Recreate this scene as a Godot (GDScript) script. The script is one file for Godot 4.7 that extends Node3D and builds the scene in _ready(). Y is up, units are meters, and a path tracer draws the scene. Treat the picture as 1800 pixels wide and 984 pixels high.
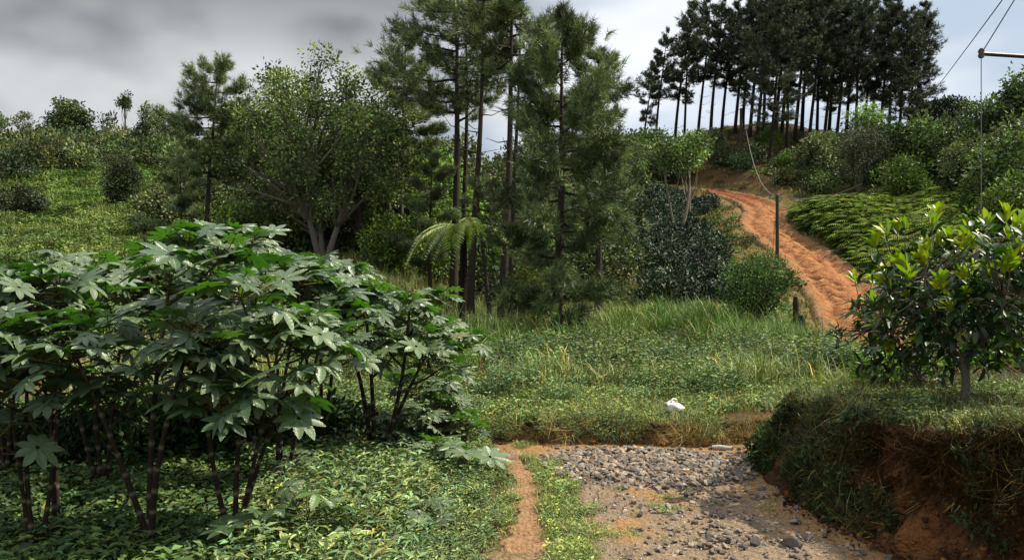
extends Node3D
# A rural hillside: castor oil plants beside a rubble track, pines, a red dirt road climbing a hill.

const EYE := 1.6
var rng := RandomNumberGenerator.new()
var noise := FastNoiseLite.new()
var fine := FastNoiseLite.new()
var M := {}
var taken := {}
var tps_p: PackedVector2Array = []
var tps_w: PackedFloat64Array = []
var hill_line: PackedVector3Array = []
var T := {}

class Tpl:
	var v := PackedVector3Array()
	var c := PackedColorArray()

class Acc:
	var v := PackedVector3Array()
	var c := PackedColorArray()
	func put(t: Tpl, xf: Transform3D) -> void:
		v.append_array(xf * t.v)
		c.append_array(t.c)
	func tri(p: Vector3, q: Vector3, r: Vector3, col: Color) -> void:
		v.append(p); v.append(q); v.append(r)
		c.append(col); c.append(col); c.append(col)
	func mesh(mat: Material) -> ArrayMesh:
		var a := []
		a.resize(Mesh.ARRAY_MAX)
		a[Mesh.ARRAY_VERTEX] = v
		a[Mesh.ARRAY_COLOR] = c
		var m := ArrayMesh.new()
		m.add_surface_from_arrays(Mesh.PRIMITIVE_TRIANGLES, a)
		m.surface_set_material(0, mat)
		return m

class Sm:   # smooth surfaces with shared vertices
	var v := PackedVector3Array()
	var n := PackedVector3Array()
	var c := PackedColorArray()
	var uv := PackedVector2Array()
	var idx := PackedInt32Array()
	func tube(pts: PackedVector3Array, rad: PackedFloat32Array, sides: int, col: Color, cap := false) -> void:
		var first := v.size()
		var np := pts.size()
		for i in np:
			var t: Vector3 = (pts[mini(i + 1, np - 1)] - pts[maxi(i - 1, 0)]).normalized()
			var up := Vector3(0.3, 0.1, 1.0) if absf(t.y) > 0.9 else Vector3.UP
			var x := up.cross(t).normalized()
			var y := t.cross(x)
			for k in sides:
				var a := TAU * k / sides
				var d := x * cos(a) + y * sin(a)
				v.append(pts[i] + d * rad[i]); n.append(d); c.append(col)
				uv.append(Vector2(float(k) / sides, i))
		for i in np - 1:
			for k in sides:
				var a := first + i * sides + k
				var b := first + i * sides + (k + 1) % sides
				idx.append_array([a, a + sides, b, b, a + sides, b + sides])
		if cap:
			var e := first + (np - 1) * sides
			for k in sides - 2:
				idx.append_array([e, e + k + 2, e + k + 1])
			for k in sides - 2:
				idx.append_array([first, first + k + 1, first + k + 2])
	func grid(rows: int, cols: int, pos: PackedVector3Array, col: PackedColorArray, uvs := PackedVector2Array()) -> void:
		var first := v.size()
		v.append_array(pos)
		c.append_array(col)
		if uvs.size():
			uv.append_array(uvs)
		else:
			for p in pos:
				uv.append(Vector2(p.x, p.z))
		for i in rows:
			for j in cols:
				var a := pos[mini(i + 1, rows - 1) * cols + j] - pos[maxi(i - 1, 0) * cols + j]
				var b := pos[i * cols + mini(j + 1, cols - 1)] - pos[i * cols + maxi(j - 1, 0)]
				var m := b.cross(a)
				n.append(m.normalized() if m.length() > 1e-9 else Vector3.UP)
		for i in rows - 1:
			for j in cols - 1:
				var k := first + i * cols + j
				idx.append_array([k, k + cols, k + 1, k + 1, k + cols, k + cols + 1])
	func mesh(mat: Material) -> ArrayMesh:
		var a := []
		a.resize(Mesh.ARRAY_MAX)
		a[Mesh.ARRAY_VERTEX] = v
		a[Mesh.ARRAY_NORMAL] = n
		a[Mesh.ARRAY_COLOR] = c
		a[Mesh.ARRAY_TEX_UV] = uv
		a[Mesh.ARRAY_INDEX] = idx
		var m := ArrayMesh.new()
		m.add_surface_from_arrays(Mesh.PRIMITIVE_TRIANGLES, a)
		m.surface_set_material(0, mat)
		return m

# ---------------------------------------------------------------- naming
func numbered(called: String) -> String:
	var k: int = taken.get(called, 0)
	taken[called] = k + 1
	return called if k == 0 else "%s_%03d" % [called, k]

func tag(o: Node3D, label: String, category: String, group := "", kind := "") -> Node3D:
	if label: o.set_meta("label", label)
	if category: o.set_meta("category", category)
	if group: o.set_meta("group", group)
	if kind: o.set_meta("kind", kind)
	return o

func thing(called: String, label: String, category: String, at := Vector3.ZERO, group := "") -> Node3D:
	var o := Node3D.new()
	o.name = numbered(called)
	o.position = at
	add_child(o, true)
	tag(o, label, category, group)
	return o

func part(called: String, m: Mesh, parent: Node3D, kind := "") -> MeshInstance3D:
	var o := MeshInstance3D.new()
	o.name = called
	o.mesh = m
	parent.add_child(o, true)
	if kind: o.set_meta("kind", kind)
	return o

func single(called: String, m: Mesh, label: String, category: String, at := Vector3.ZERO, group := "", kind := "") -> MeshInstance3D:
	var o := MeshInstance3D.new()
	o.name = numbered(called)
	o.mesh = m
	o.position = at
	add_child(o, true)
	tag(o, label, category, group, kind)
	return o

func copy_of(o: Node3D, called: String, label: String, at: Vector3, yaw: float, size: float, group := "") -> Node3D:
	var r: Node3D = o.duplicate()
	r.name = numbered(called)
	add_child(r, true)
	r.position = at
	r.rotation = Vector3(0, yaw, 0)
	r.scale = Vector3.ONE * size
	r.set_meta("label", label)
	if group: r.set_meta("group", group)
	elif r.has_meta("group"): r.remove_meta("group")
	return r

# ---------------------------------------------------------------- small maths
func rnd(a: float, b: float) -> float:
	return rng.randf_range(a, b)

func ball() -> Vector3:
	while true:
		var p := Vector3(rnd(-1, 1), rnd(-1, 1), rnd(-1, 1))
		if p.length_squared() <= 1.0 and p.length_squared() > 1e-4:
			return p
	return Vector3.UP

func sm(a: float, b: float, x: float) -> float:
	return smoothstep(a, b, x)

func aim(d: Vector3, roll := 0.0) -> Basis:
	var up := Vector3.UP if absf(d.y) < 0.97 else Vector3.RIGHT
	var x := up.cross(d).normalized()
	var b := Basis(x, d.cross(x), d)
	return b * Basis(Vector3.BACK, roll) if roll != 0.0 else b

func jit(c: Color, amount: float) -> Color:
	var k := 1.0 + rnd(-amount, amount)
	var warm := rnd(-amount, amount) * 0.4
	return Color(clampf(c.r * k * (1.0 + warm), 0, 1), clampf(c.g * k, 0, 1), clampf(c.b * k * (1.0 - warm), 0, 1))

func curve(a: Vector3, b: Vector3, bend: Vector3, steps: int) -> PackedVector3Array:
	var out := PackedVector3Array()
	for i in steps + 1:
		var t := float(i) / steps
		out.append(a.lerp(b, t) + bend * (4.0 * t * (1.0 - t)))
	return out

func taper(r0: float, r1: float, steps: int, power := 1.0) -> PackedFloat32Array:
	var out := PackedFloat32Array()
	for i in steps + 1:
		out.append(lerpf(r0, r1, pow(float(i) / steps, power)))
	return out

# ---------------------------------------------------------------- the lie of the land
func spot(bearing: float, depth: float) -> Vector3:   # a place on the ground: bearing is 900 straight ahead, depth in metres
	var x := (bearing - 900.0) / 1413.0 * depth
	return Vector3(x, height(x, -depth), -depth)

func survey() -> void:   # bearing, height on a staff, distance
	var s := [
		[-100, 0, 2.6, 1], [400, 0, 2.6, 1], [900, 0, 2.6, 1], [1400, 0, 2.6, 1], [1900, 0, 2.6, 1],
		[-100, 0, 4.5, 1], [300, 0, 4.5, 1], [900, 0, 4.5, 1], [1400, 0, 4.5, 1], [1900, 0.1, 4.5, 1],
		[-100, 0, 7.5, 1], [300, 0, 7.5, 1], [900, 0, 7.5, 1], [1300, 0, 7.5, 1], [1900, 0.1, 7.5, 1],
		[-100, 0.2, 12, 1], [300, 0.05, 12, 1], [650, 0.0, 12, 1], [900, 0.0, 11, 1], [1250, 0.0, 11, 1], [1800, 0.2, 12, 1], [1600, 0.0, 13, 1],
		[0, 1.2, 22, 1], [300, 1.0, 20, 1], [565, 450, 28, 0], [715, 490, 26, 0], [790, 520, 27, 0], [880, 583, 23, 0], [977, 606, 18, 0], [830, 575, 24, 0],
		[1100, 615, 17, 0], [1250, 635, 15, 0], [1450, 645, 15, 0], [1330, 595, 20, 0], [1400, 590, 22, 0],
		[1560, 640, 22, 0], [1500, 540, 30, 0], [1420, 450, 40, 0], [1340, 395, 48, 0], [1320, 358, 55, 0], [1215, 328, 63, 0],
		[1470, 480, 37, 0], [1390, 425, 45, 0], [1460, 366, 47, 0], [1600, 385, 44, 0], [1560, 485, 35, 0], [1640, 470, 33, 0], [1750, 520, 24, 0],
		[1390, 335, 61, 0], [1450, 310, 66, 0], [1600, 300, 66, 0], [1790, 350, 42, 0], [1900, 300, 45, 0], [1790, 270, 62, 0], [1900, 240, 70, 0],
		[1120, 275, 80, 0], [1200, 252, 78, 0], [1300, 230, 77, 0], [1400, 235, 77, 0], [1500, 248, 77, 0], [1610, 262, 77, 0], [1700, 280, 80, 0],
		[1280, 350, 60, 0], [1200, 420, 45, 0], [1150, 500, 32, 0], [1290, 460, 40, 0], [1100, 330, 65, 0], [1050, 420, 45, 0],
		[100, 470, 32, 0], [250, 465, 34, 0], [-100, 470, 32, 0], [100, 425, 45, 0], [-100, 400, 50, 0], [50, 400, 52, 0], [260, 410, 52, 0], [150, 335, 80, 0], [280, 302, 95, 0], [-100, 330, 85, 0],
		[0, 265, 130, 0], [150, 262, 125, 0], [300, 272, 115, 0], [-150, 255, 135, 0], [480, 300, 95, 0], [500, 420, 48, 0], [650, 430, 42, 0], [640, 320, 90, 0], [800, 335, 88, 0], [900, 340, 86, 0], [1000, 318, 84, 0], [900, 470, 42, 0],
		[-200, 20, 240, 1], [400, 16, 240, 1], [900, 10, 240, 1], [1400, 10, 240, 1], [2000, 14, 240, 1], [-200, 16, 500, 1], [900, 8, 500, 1], [2000, 10, 500, 1],
	]
	var n := s.size()
	var hs := PackedFloat64Array()
	for q in s:
		var d: float = q[2]
		tps_p.append(Vector2((q[0] - 900.0) / 1413.0 * 3.0, log(d)))
		hs.append(q[1] if q[3] == 1 else EYE - (q[1] - 492.0) / 1413.0 * d)
	# thin-plate spline, solved by elimination
	var m := n + 3
	var A := []
	for i in m:
		var row := PackedFloat64Array()
		row.resize(m + 1)
		A.append(row)
	for i in n:
		for j in n:
			A[i][j] = tps_k(tps_p[i].distance_squared_to(tps_p[j])) if i != j else 0.004
		A[i][n] = 1.0; A[i][n + 1] = tps_p[i].x; A[i][n + 2] = tps_p[i].y
		A[n][i] = 1.0; A[n + 1][i] = tps_p[i].x; A[n + 2][i] = tps_p[i].y
		A[i][m] = hs[i]
	for i in m:
		var p := i
		for r in range(i + 1, m):
			if absf(A[r][i]) > absf(A[p][i]): p = r
		var swap = A[i]; A[i] = A[p]; A[p] = swap
		var top: PackedFloat64Array = A[i]
		for r in range(i + 1, m):
			var row: PackedFloat64Array = A[r]
			var f := row[i] / top[i]
			if f != 0.0:
				for k in range(i, m + 1):
					row[k] -= f * top[k]
				A[r] = row
	tps_w.resize(m)
	for i in range(m - 1, -1, -1):
		var sum: float = A[i][m]
		for k in range(i + 1, m):
			sum -= A[i][k] * tps_w[k]
		tps_w[i] = sum / A[i][i]

func tps_k(r2: float) -> float:
	return 0.5 * r2 * log(r2) if r2 > 1e-12 else 0.0

func lie(x: float, z: float) -> float:
	var d := clampf(-z, 2.6, 480.0)
	var p := Vector2(clampf(x / d, -0.85, 0.85) * 3.0, log(d))
	var n := tps_p.size()
	var h := tps_w[n] + tps_w[n + 1] * p.x + tps_w[n + 2] * p.y
	for i in n:
		var r2 := p.distance_squared_to(tps_p[i])
		if r2 > 1e-12:
			h += tps_w[i] * 0.5 * r2 * log(r2)
	return h

func foot_x(z: float) -> float:   # the foot of the cut bank beside the track
	var a := [[-1.0, 3.1], [-2.5, 2.82], [-3.5, 2.58], [-4.72, 2.31], [-4.96, 2.24], [-5.27, 2.13], [-5.8, 2.07], [-6.28, 2.06], [-6.65, 2.17], [-9.0, 2.5]]
	for i in a.size() - 1:
		if z > a[i + 1][0]:
			return lerpf(a[i][1], a[i + 1][1], clampf((z - a[i][0]) / (a[i + 1][0] - a[i][0]), 0, 1))
	return 2.4

func back_z(x: float) -> float:
	return -6.72 - maxf(x - 2.1, 0.0) * 0.72

func terrace(x: float, z: float) -> float:   # height of the terrace above the track
	return 0.67 - 0.055 * clampf(-z - 6.0, 0.0, 8.0) + 0.14 * sm(-5.4, -4.2, z)

func ledge_z(x: float) -> float:   # where the grass bank across the track begins
	return -7.86 - 0.1 * sin(x * 2.1 + 0.6) + 0.12 * noise.get_noise_2d(x * 45.0, 7.0) + 0.05 * fine.get_noise_2d(x * 12.0, 3.0) - 0.35 * sm(0.3, -0.6, x)

func height(x: float, z: float, cut := true) -> float:
	var h := lie(x, z)
	var d := -z
	if d > 6.0:
		h += noise.get_noise_2d(x * 3.0, z * 3.0) * clampf((d - 6.0) * 0.03, 0.0, 0.7)
	h += fine.get_noise_2d(x * 9.0, z * 9.0) * 0.015
	if d > 7.0 and d < 20.0:
		h += 0.19 * sm(0.02, 0.16, ledge_z(x) - z) * (1.0 - sm(9.5, 18.0, d)) * lerpf(0.35, 1.0, sm(-0.7, 0.35, x))
	if x > 1.7 and d < 16.0:
		var m := sm(0.1, 0.36, x - foot_x(z)) * sm(0.0, 0.5, z - back_z(x))
		if m > 0.0:
			h = lerpf(h, terrace(x, z) + fine.get_noise_2d(x * 5.0, z * 5.0) * 0.05, m)
	if cut and d > 19.0 and d < 72.0 and x > 8.0 and x < 32.0:
		var q := near_road(x, z)
		if q.x < 4.5:
			h = lerpf(h, q.y - 0.16 * (1.0 - sm(1.3, 1.9, q.x)), 1.0 - sm(1.7, 3.6, q.x))
	return h

func near_road(x: float, z: float) -> Vector2:   # (distance to the centre line of the hill road, its height there)
	var best := 1e9
	var y := 0.0
	for p in hill_line:
		var d := (p.x - x) * (p.x - x) + (p.z - z) * (p.z - z)
		if d < best:
			best = d; y = p.y
	return Vector2(sqrt(best), y)

func lay_hill_road() -> void:
	var s := [[1600, 690, 19.0], [1562, 635, 23.0], [1525, 580, 27.0], [1478, 510, 33.0], [1425, 455, 39.5], [1372, 418, 45.0], [1342, 392, 49.0], [1345, 366, 54.0], [1310, 349, 58.5], [1262, 337, 62.0], [1212, 329, 65.0], [1165, 327, 68.0]]
	var c := Curve3D.new()
	for q in s:
		var d: float = q[2]
		c.add_point(Vector3((q[0] - 900.0) / 1413.0 * d, EYE - (q[1] - 492.0) / 1413.0 * d, -d))
	for i in range(1, s.size() - 1):
		var t := (c.get_point_position(i + 1) - c.get_point_position(i - 1)) / 6.0
		c.set_point_in(i, -t); c.set_point_out(i, t)
	c.bake_interval = 0.7
	hill_line = c.get_baked_points()

# ---------------------------------------------------------------- materials
func plain(rough: float, back := 0.0, back_col := Color(0.85, 1.0, 0.35), spec := 0.5) -> StandardMaterial3D:
	var m := StandardMaterial3D.new()
	m.vertex_color_use_as_albedo = true
	m.vertex_color_is_srgb = true
	m.roughness = rough
	m.metallic_specular = spec
	m.cull_mode = BaseMaterial3D.CULL_DISABLED
	if back > 0.0:
		m.backlight_enabled = true
		m.backlight = (back_col * back)
	return m

func noise_tex(freq: float, octaves: int, lo: Color, hi: Color, mid: Color, s: int, size := 512) -> NoiseTexture2D:
	var f := FastNoiseLite.new()
	f.seed = s
	f.noise_type = FastNoiseLite.TYPE_SIMPLEX_SMOOTH
	f.frequency = freq
	f.fractal_octaves = octaves
	var g := Gradient.new()
	g.offsets = PackedFloat32Array([0.2, 0.5, 0.8])
	g.colors = PackedColorArray([lo, mid, hi])
	var t := NoiseTexture2D.new()
	t.width = size; t.height = size
	t.seamless = true
	t.noise = f
	t.color_ramp = g
	return t

func gray(v: float) -> Color:
	return Color(v, v, v)

func earthy(scale: float, relief: float, s: int, rough := 0.95) -> StandardMaterial3D:
	var m := plain(rough, 0.0, Color.WHITE, 0.25)
	m.albedo_texture = noise_tex(0.02, 6, gray(0.8), gray(1.0), gray(0.92), s)
	m.heightmap_enabled = true
	m.heightmap_texture = noise_tex(0.03, 6, gray(0.0), gray(1.0), gray(0.5), s + 9)
	m.heightmap_scale = relief
	m.uv1_triplanar = true
	m.uv1_world_triplanar = true
	m.uv1_scale = Vector3.ONE * scale
	return m

func vein_map() -> Array:   # the herringbone veins of a lobe: a relief and a colour
	var w := 96
	var h := 256
	var im := Image.create(w, h, false, Image.FORMAT_RGB8)
	var al := Image.create(w, h, false, Image.FORMAT_RGB8)
	for y in h:
		for x in w:
			var t := (x + 0.5) / w * 2.0 - 1.0
			var r := float(y) / h
			var p := fposmod((r - absf(t) * 0.09) * 17.0, 1.0)
			var side := 1.0 - sm(0.0, 0.16, minf(p, 1.0 - p))
			var mid := 1.0 - sm(0.02, 0.09, absf(t))
			var puff := sin(p * PI) * 0.55
			var v := clampf(0.15 + puff - mid * 0.25, 0, 1)
			im.set_pixel(x, y, gray(v))
			var k := clampf(side * 0.6 * (1.0 - absf(t) * 0.5) + mid * 0.6, 0, 1)
			al.set_pixel(x, y, gray(0.8).lerp(Color(1.0, 1.0, 0.92), k))
	return [ImageTexture.create_from_image(im), ImageTexture.create_from_image(al)]

func make_materials() -> void:
	M.ground = earthy(0.9, 1.6, 3)
	M.road = earthy(1.7, 0.8, 5)
	M.red_road = earthy(0.55, 3.0, 7)
	M.soil = earthy(1.6, 4.5, 11)
	M.stone = earthy(9.0, 0.5, 15, 0.8)
	M.bark = earthy(3.0, 2.0, 21, 0.9)
	M.pale_bark = earthy(5.0, 0.8, 23, 0.85)
	M.stem = plain(0.8, 0.0, Color.WHITE, 0.3)
	M.wood = earthy(6.0, 0.6, 27, 0.85)
	M.needle = plain(0.55, 0.5, Color(0.85, 1.0, 0.4), 0.4)
	M.needle_far = plain(0.7, 0.2, Color(0.8, 1.0, 0.4), 0.3)
	M.leaf = plain(0.62, 0.6, Color(0.85, 1.0, 0.35), 0.36)
	M.gloss = plain(0.55, 0.25, Color(0.8, 1.0, 0.3), 0.38)
	M.fern = plain(0.85, 0.7, Color(0.85, 1.0, 0.25), 0.2)
	M.loquat = plain(0.42, 0.8, Color(0.8, 1.0, 0.1))
	M.grass = plain(0.7, 0.6, Color(0.85, 1.0, 0.4), 0.3)
	M.dry = plain(0.8, 0.3, Color(1.0, 0.9, 0.6), 0.2)
	M.plastic = plain(0.35, 0.3, Color.WHITE)
	M.wire = plain(0.5)
	var veins := vein_map()
	for q in [["castor", Color(0.49, 0.58, 0.41), 0.3], ["castor_dark", Color(0.34, 0.45, 0.28), 0.32], ["castor_fresh", Color(0.45, 0.57, 0.31), 0.35], ["castor_old", Color(0.52, 0.53, 0.27), 0.5]]:
		var m := plain(q[2], 0.8, Color(0.72, 1.0, 0.22), 0.72)
		m.vertex_color_use_as_albedo = false
		m.albedo_color = q[1]
		m.albedo_texture = veins[1]
		m.heightmap_enabled = true
		m.heightmap_texture = veins[0]
		m.heightmap_scale = 0.45
		M[q[0]] = m

# ---------------------------------------------------------------- foliage templates
func leaf(t: Tpl, xf: Transform3D, length: float, width: float, fold: float, curl: float, col: Color) -> void:
	var q := PackedVector3Array([Vector3.ZERO, Vector3(-width * 0.5, fold, length * 0.42), Vector3(0, -curl * 0.3, length * 0.5), Vector3.ZERO, Vector3(0, -curl * 0.3, length * 0.5), Vector3(width * 0.5, fold, length * 0.42),
		Vector3(-width * 0.5, fold, length * 0.42), Vector3(0, -curl, length), Vector3(0, -curl * 0.3, length * 0.5), Vector3(width * 0.5, fold, length * 0.42), Vector3(0, -curl * 0.3, length * 0.5), Vector3(0, -curl, length)])
	t.v.append_array(xf * q)
	for i in 12:
		t.c.append(col)

func leaf2(t: Tpl, xf: Transform3D, length: float, width: float, fold: float, curl: float, col: Color) -> void:
	t.v.append_array(xf * PackedVector3Array([Vector3.ZERO, Vector3(-width * 0.5, fold, length * 0.45), Vector3(0, -curl, length), Vector3.ZERO, Vector3(0, -curl, length), Vector3(width * 0.5, fold, length * 0.45)]))
	for i in 6:
		t.c.append(col)

func needle_tpl(n: int, length: float, width: float, spread: float, col: Color) -> Tpl:
	var t := Tpl.new()
	for i in n:
		var d := (Vector3(0, 0, 1) + ball() * spread).normalized()
		var s := Vector3(0, 0, -rnd(0, length * 0.7)) + ball() * length * 0.25
		var e := s + d * length * rnd(0.75, 1.1)
		var side := d.cross(ball()).normalized() * width * 0.5
		var c := jit(col, 0.28)
		t.v.append_array(PackedVector3Array([s + side, s - side, e]))
		for k in 3: t.c.append(c)
	return t

func sprig_tpl(n: int, length: float, width: float, radius: float, up: float, col: Color, cheap := true) -> Tpl:
	var t := Tpl.new()
	for i in n:
		var p := ball() * radius
		var d := (p.normalized() * 0.8 + ball() * 0.6 + Vector3(0, up, 0)).normalized()
		var xf := Transform3D(aim(d, rnd(-0.6, 0.6)), p)
		var s := rnd(0.7, 1.15)
		if cheap:
			leaf2(t, xf, length * s, width * s, width * rnd(0.05, 0.25), length * rnd(0.0, 0.2), jit(col, 0.22))
		else:
			leaf(t, xf, length * s, width * s, width * rnd(0.05, 0.2), length * rnd(0.05, 0.3), jit(col, 0.22))
	return t

func blade(a: Variant, p: Vector3, az: float, h: float, lean: float, w: float, low: Color, top: Color) -> void:
	var dir := Vector3(cos(az), 0, sin(az))
	var side := Vector3(-dir.z, 0, dir.x) * w * 0.5
	var prev := p
	for i in 3:
		var t := (i + 1) / 3.0
		var q := p + Vector3(0, h * t * (1.0 - 0.45 * lean * t), 0) + dir * h * lean * t * t
		var w0 := 1.0 - i / 3.0 * 0.75
		var w1 := 1.0 - t * 0.75
		var c := low.lerp(top, t)
		if i < 2:
			a.v.append_array(PackedVector3Array([prev - side * w0, prev + side * w0, q + side * w1, prev - side * w0, q + side * w1, q - side * w1]))
			for k in 6: a.c.append(c)
		else:
			a.v.append_array(PackedVector3Array([prev - side * w0, prev + side * w0, q]))
			for k in 3: a.c.append(c)
		prev = q

func grass_clump(n: int, radius: float, h0: float, h1: float, lean: float, w: float, col: Color, mat: Material, dry := 0.12) -> ArrayMesh:
	var a := Acc.new()
	for i in n:
		var r := radius * sqrt(rng.randf())
		var th := rnd(0, TAU)
		var c := jit(col, 0.25)
		if rng.randf() < dry:
			c = jit(Color(0.62, 0.57, 0.36), 0.2)
		blade(a, Vector3(cos(th) * r, -0.01, sin(th) * r), rnd(0, TAU), rnd(h0, h1), lean * rnd(0.2, 1.5), w * rnd(0.7, 1.3), c * 0.9, c)
	return a.mesh(mat)

func herb_clump(stems: int, radius: float, h0: float, h1: float, leaf_len: float, leaf_w: float, per: int, col: Color, mat: Material, flower := 0.0) -> ArrayMesh:
	var t := Tpl.new()
	for i in stems:
		var r := radius * sqrt(rng.randf())
		var th := rnd(0, TAU)
		var p := Vector3(cos(th) * r, -0.01, sin(th) * r)
		var h := rnd(h0, h1)
		var top := p + Vector3(rnd(-0.3, 0.3) * h, h, rnd(-0.3, 0.3) * h)
		var c := jit(col, 0.2)
		blade(t, p, rnd(0, TAU), h, 0.15, 0.006, c * 0.8, c)
		for k in per:
			var f := rnd(0.3, 1.0)
			var az := k * 2.4 + rnd(-0.4, 0.4)
			var d := Vector3(cos(az), rnd(-0.1, 0.7), sin(az)).normalized()
			var s := rnd(0.65, 1.2)
			leaf(t, Transform3D(aim(d, rnd(-0.5, 0.5)), p.lerp(top, f) + d * 0.01), leaf_len * s, leaf_w * s, leaf_w * 0.12, leaf_len * rnd(0.05, 0.35), jit(c, 0.15))
		if rng.randf() < flower:
			for k in 5:
				leaf2(t, Transform3D(aim((Vector3.UP + ball() * 0.8).normalized()), top + ball() * 0.02), 0.03, 0.025, 0.0, 0.0, jit(Color(0.74, 0.74, 0.84), 0.1))
	var a := Acc.new()
	a.v = t.v; a.c = t.c
	return a.mesh(mat)

func scatter(called: String, label: String, category: String, meshes: Array, xfs: Array, cols: Array) -> Node3D:
	var root := thing(called, label, category)
	root.set_meta("kind", "stuff")
	var k := meshes.size()
	for i in k:
		var mm := MultiMesh.new()
		mm.transform_format = MultiMesh.TRANSFORM_3D
		mm.use_colors = true
		mm.mesh = meshes[i]
		var count := 0
		for j in range(i, xfs.size(), k): count += 1
		if count == 0: continue
		mm.instance_count = count
		var at := 0
		for j in range(i, xfs.size(), k):
			mm.set_instance_transform(at, xfs[j])
			mm.set_instance_color(at, cols[j])
			at += 1
		var o := MultiMeshInstance3D.new()
		o.name = "foliage"
		o.multimesh = mm
		o.set_meta("kind", "stuff")
		root.add_child(o, true)
	return root

func stand(p: Vector3, s: float, tall := 1.0) -> Transform3D:
	return Transform3D(Basis(Vector3.UP, rnd(0, TAU)).scaled(Vector3(s, s * tall, s)), p)

func tint(lo := 0.75, hi := 1.2) -> Color:
	var v := rnd(lo, hi)
	var w := rnd(-0.08, 0.08)
	return Color(v * (1.0 + w), v, v * (1.0 - w))

# ---------------------------------------------------------------- trees
func needles(col: Color, n: int, length: float, width: float, spread: float) -> Array:
	var out := []
	for i in 3:
		for tone in [0.72, 0.95, 1.22]:
			out.append(needle_tpl(n, length, width, spread, col * tone))
	return out

func sprigs(col: Color, n: int, length: float, width: float, radius: float, up: float) -> Array:
	var out := []
	for i in 2:
		for tone in [0.72, 0.9, 1.08, 1.3]:
			out.append(sprig_tpl(n, length, width, radius, up, col * tone))
	return out

# o: h height, cb crown base 0..1, spread, tr trunk radius, lean Vector2, tufts, per (tufts per branch), size, rise, seed, whorl spacing, shape
func pine(called: String, label: String, at: Vector3, o: Dictionary, group := "") -> Node3D:
	rng.seed = o.seed
	var root := thing(called, label, "pine", at, group)
	var h: float = o.h
	var lean: Vector2 = o.get("lean", Vector2.ZERO)
	var wood := Sm.new()
	var crown := Acc.new()
	var pts := PackedVector3Array()
	var rad := PackedFloat32Array()
	var wob := rnd(0, TAU)
	for i in 13:
		var t := i / 12.0
		pts.append(Vector3(lean.x * pow(t, 1.2) + 0.012 * h * sin(wob + t * 5.0) * t, h * t - (0.25 if i == 0 else 0.0), lean.y * t + 0.012 * h * cos(wob + t * 4.0) * t))
		rad.append(o.tr * (1.0 - 0.9 * t) * (1.25 if i == 0 else 1.0))
	var bark: Color = o.get("bark", Color(0.27, 0.24, 0.21))
	wood.tube(pts, rad, 8, bark)
	var t0: float = o.cb
	var y := t0 * h
	var az := rnd(0, TAU)
	var tufts: Array = o.tufts
	var spread: float = o.spread
	var dead: float = o.get("dead", 0.0)
	while y < h * 0.985:
		var t := (y / h - t0) / (1.0 - t0)
		var prof: float = pow(1.0 - t, o.get("taper", 0.7)) * (0.55 + 0.45 * sm(0.0, o.get("belly", 0.25), t)) + 0.1
		if rng.randf() > o.get("gap", 0.12):
			az += 2.4 + rnd(-0.6, 0.6)
			var L := spread * prof * rnd(0.6, 1.15)
			var rise: float = lerpf(o.get("rise", 0.1), o.get("top_rise", 0.9), t * t) + rnd(-0.2, 0.2)
			var dir := Vector3(cos(az), rise, sin(az)).normalized()
			var f := y / h * 12.0
			var s := pts[int(f)].lerp(pts[mini(int(f) + 1, 12)], f - int(f))
			var e := s + dir * L
			var path := curve(s, e, Vector3(0, -L * 0.1, 0) + ball() * L * 0.06, 4)
			wood.tube(path, taper(o.tr * 0.28 * (1.0 - 0.6 * t) + 0.008, 0.006, 4), 4, bark * rnd(0.85, 1.1))
			var tone := rng.randi_range(0, 2)
			var per: int = maxi(3, int(o.per * (0.12 + 0.88 * prof) * rnd(0.75, 1.2)))
			for k in per:
				var q := pow(rng.randf(), 0.6)
				if q < o.get("bare", 0.3): q = rnd(o.get("bare", 0.3), 1.0)
				var p := s.lerp(e, q) + Vector3(0, -L * 0.4 * q * (1.0 - q), 0)
				var off := ball() * Vector3(1, o.get("thick", 0.6), 1) * L * 0.3 * (0.35 + 0.65 * q)
				p += off
				var d := (dir * 0.6 + off.normalized() * 0.6 + Vector3(0, 0.45, 0) + ball() * 0.5).normalized()
				var pick := tone if rng.randf() < 0.6 else rng.randi_range(0, 2)
				crown.put(tufts[pick + 3 * rng.randi_range(0, 2)], Transform3D(aim(d, rnd(0, TAU)).scaled(Vector3.ONE * rnd(0.75, 1.2) * o.get("size", 1.0)), p))
			for k in int(o.get("twigs", 2)):
				var q := rnd(0.4, 0.95)
				var p := s.lerp(e, q) + Vector3(0, -L * 0.4 * q * (1.0 - q), 0)
				var g := p + (dir + ball() * 0.9).normalized() * L * 0.28
				wood.tube(PackedVector3Array([p, g]), PackedFloat32Array([0.012, 0.005]), 3, bark)
		y += o.step * rnd(0.5, 1.5)
	for k in int(dead):   # dead stubs below the crown
		var yy := rnd(t0 * 0.35, t0) * h
		var f := yy / h * 12.0
		var s := pts[int(f)].lerp(pts[int(f) + 1], f - int(f))
		var a := rnd(0, TAU)
		var L := spread * rnd(0.15, 0.5)
		wood.tube(curve(s, s + Vector3(cos(a) * L, rnd(-0.1, 0.4) * L, sin(a) * L), Vector3(0, -L * 0.1, 0), 2), taper(0.025, 0.006, 2), 3, bark * 0.9)
	part("trunk", wood.mesh(M.bark), root)
	part("crown", crown.mesh(o.get("mat", M.needle)), root, "stuff")
	return root

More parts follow.
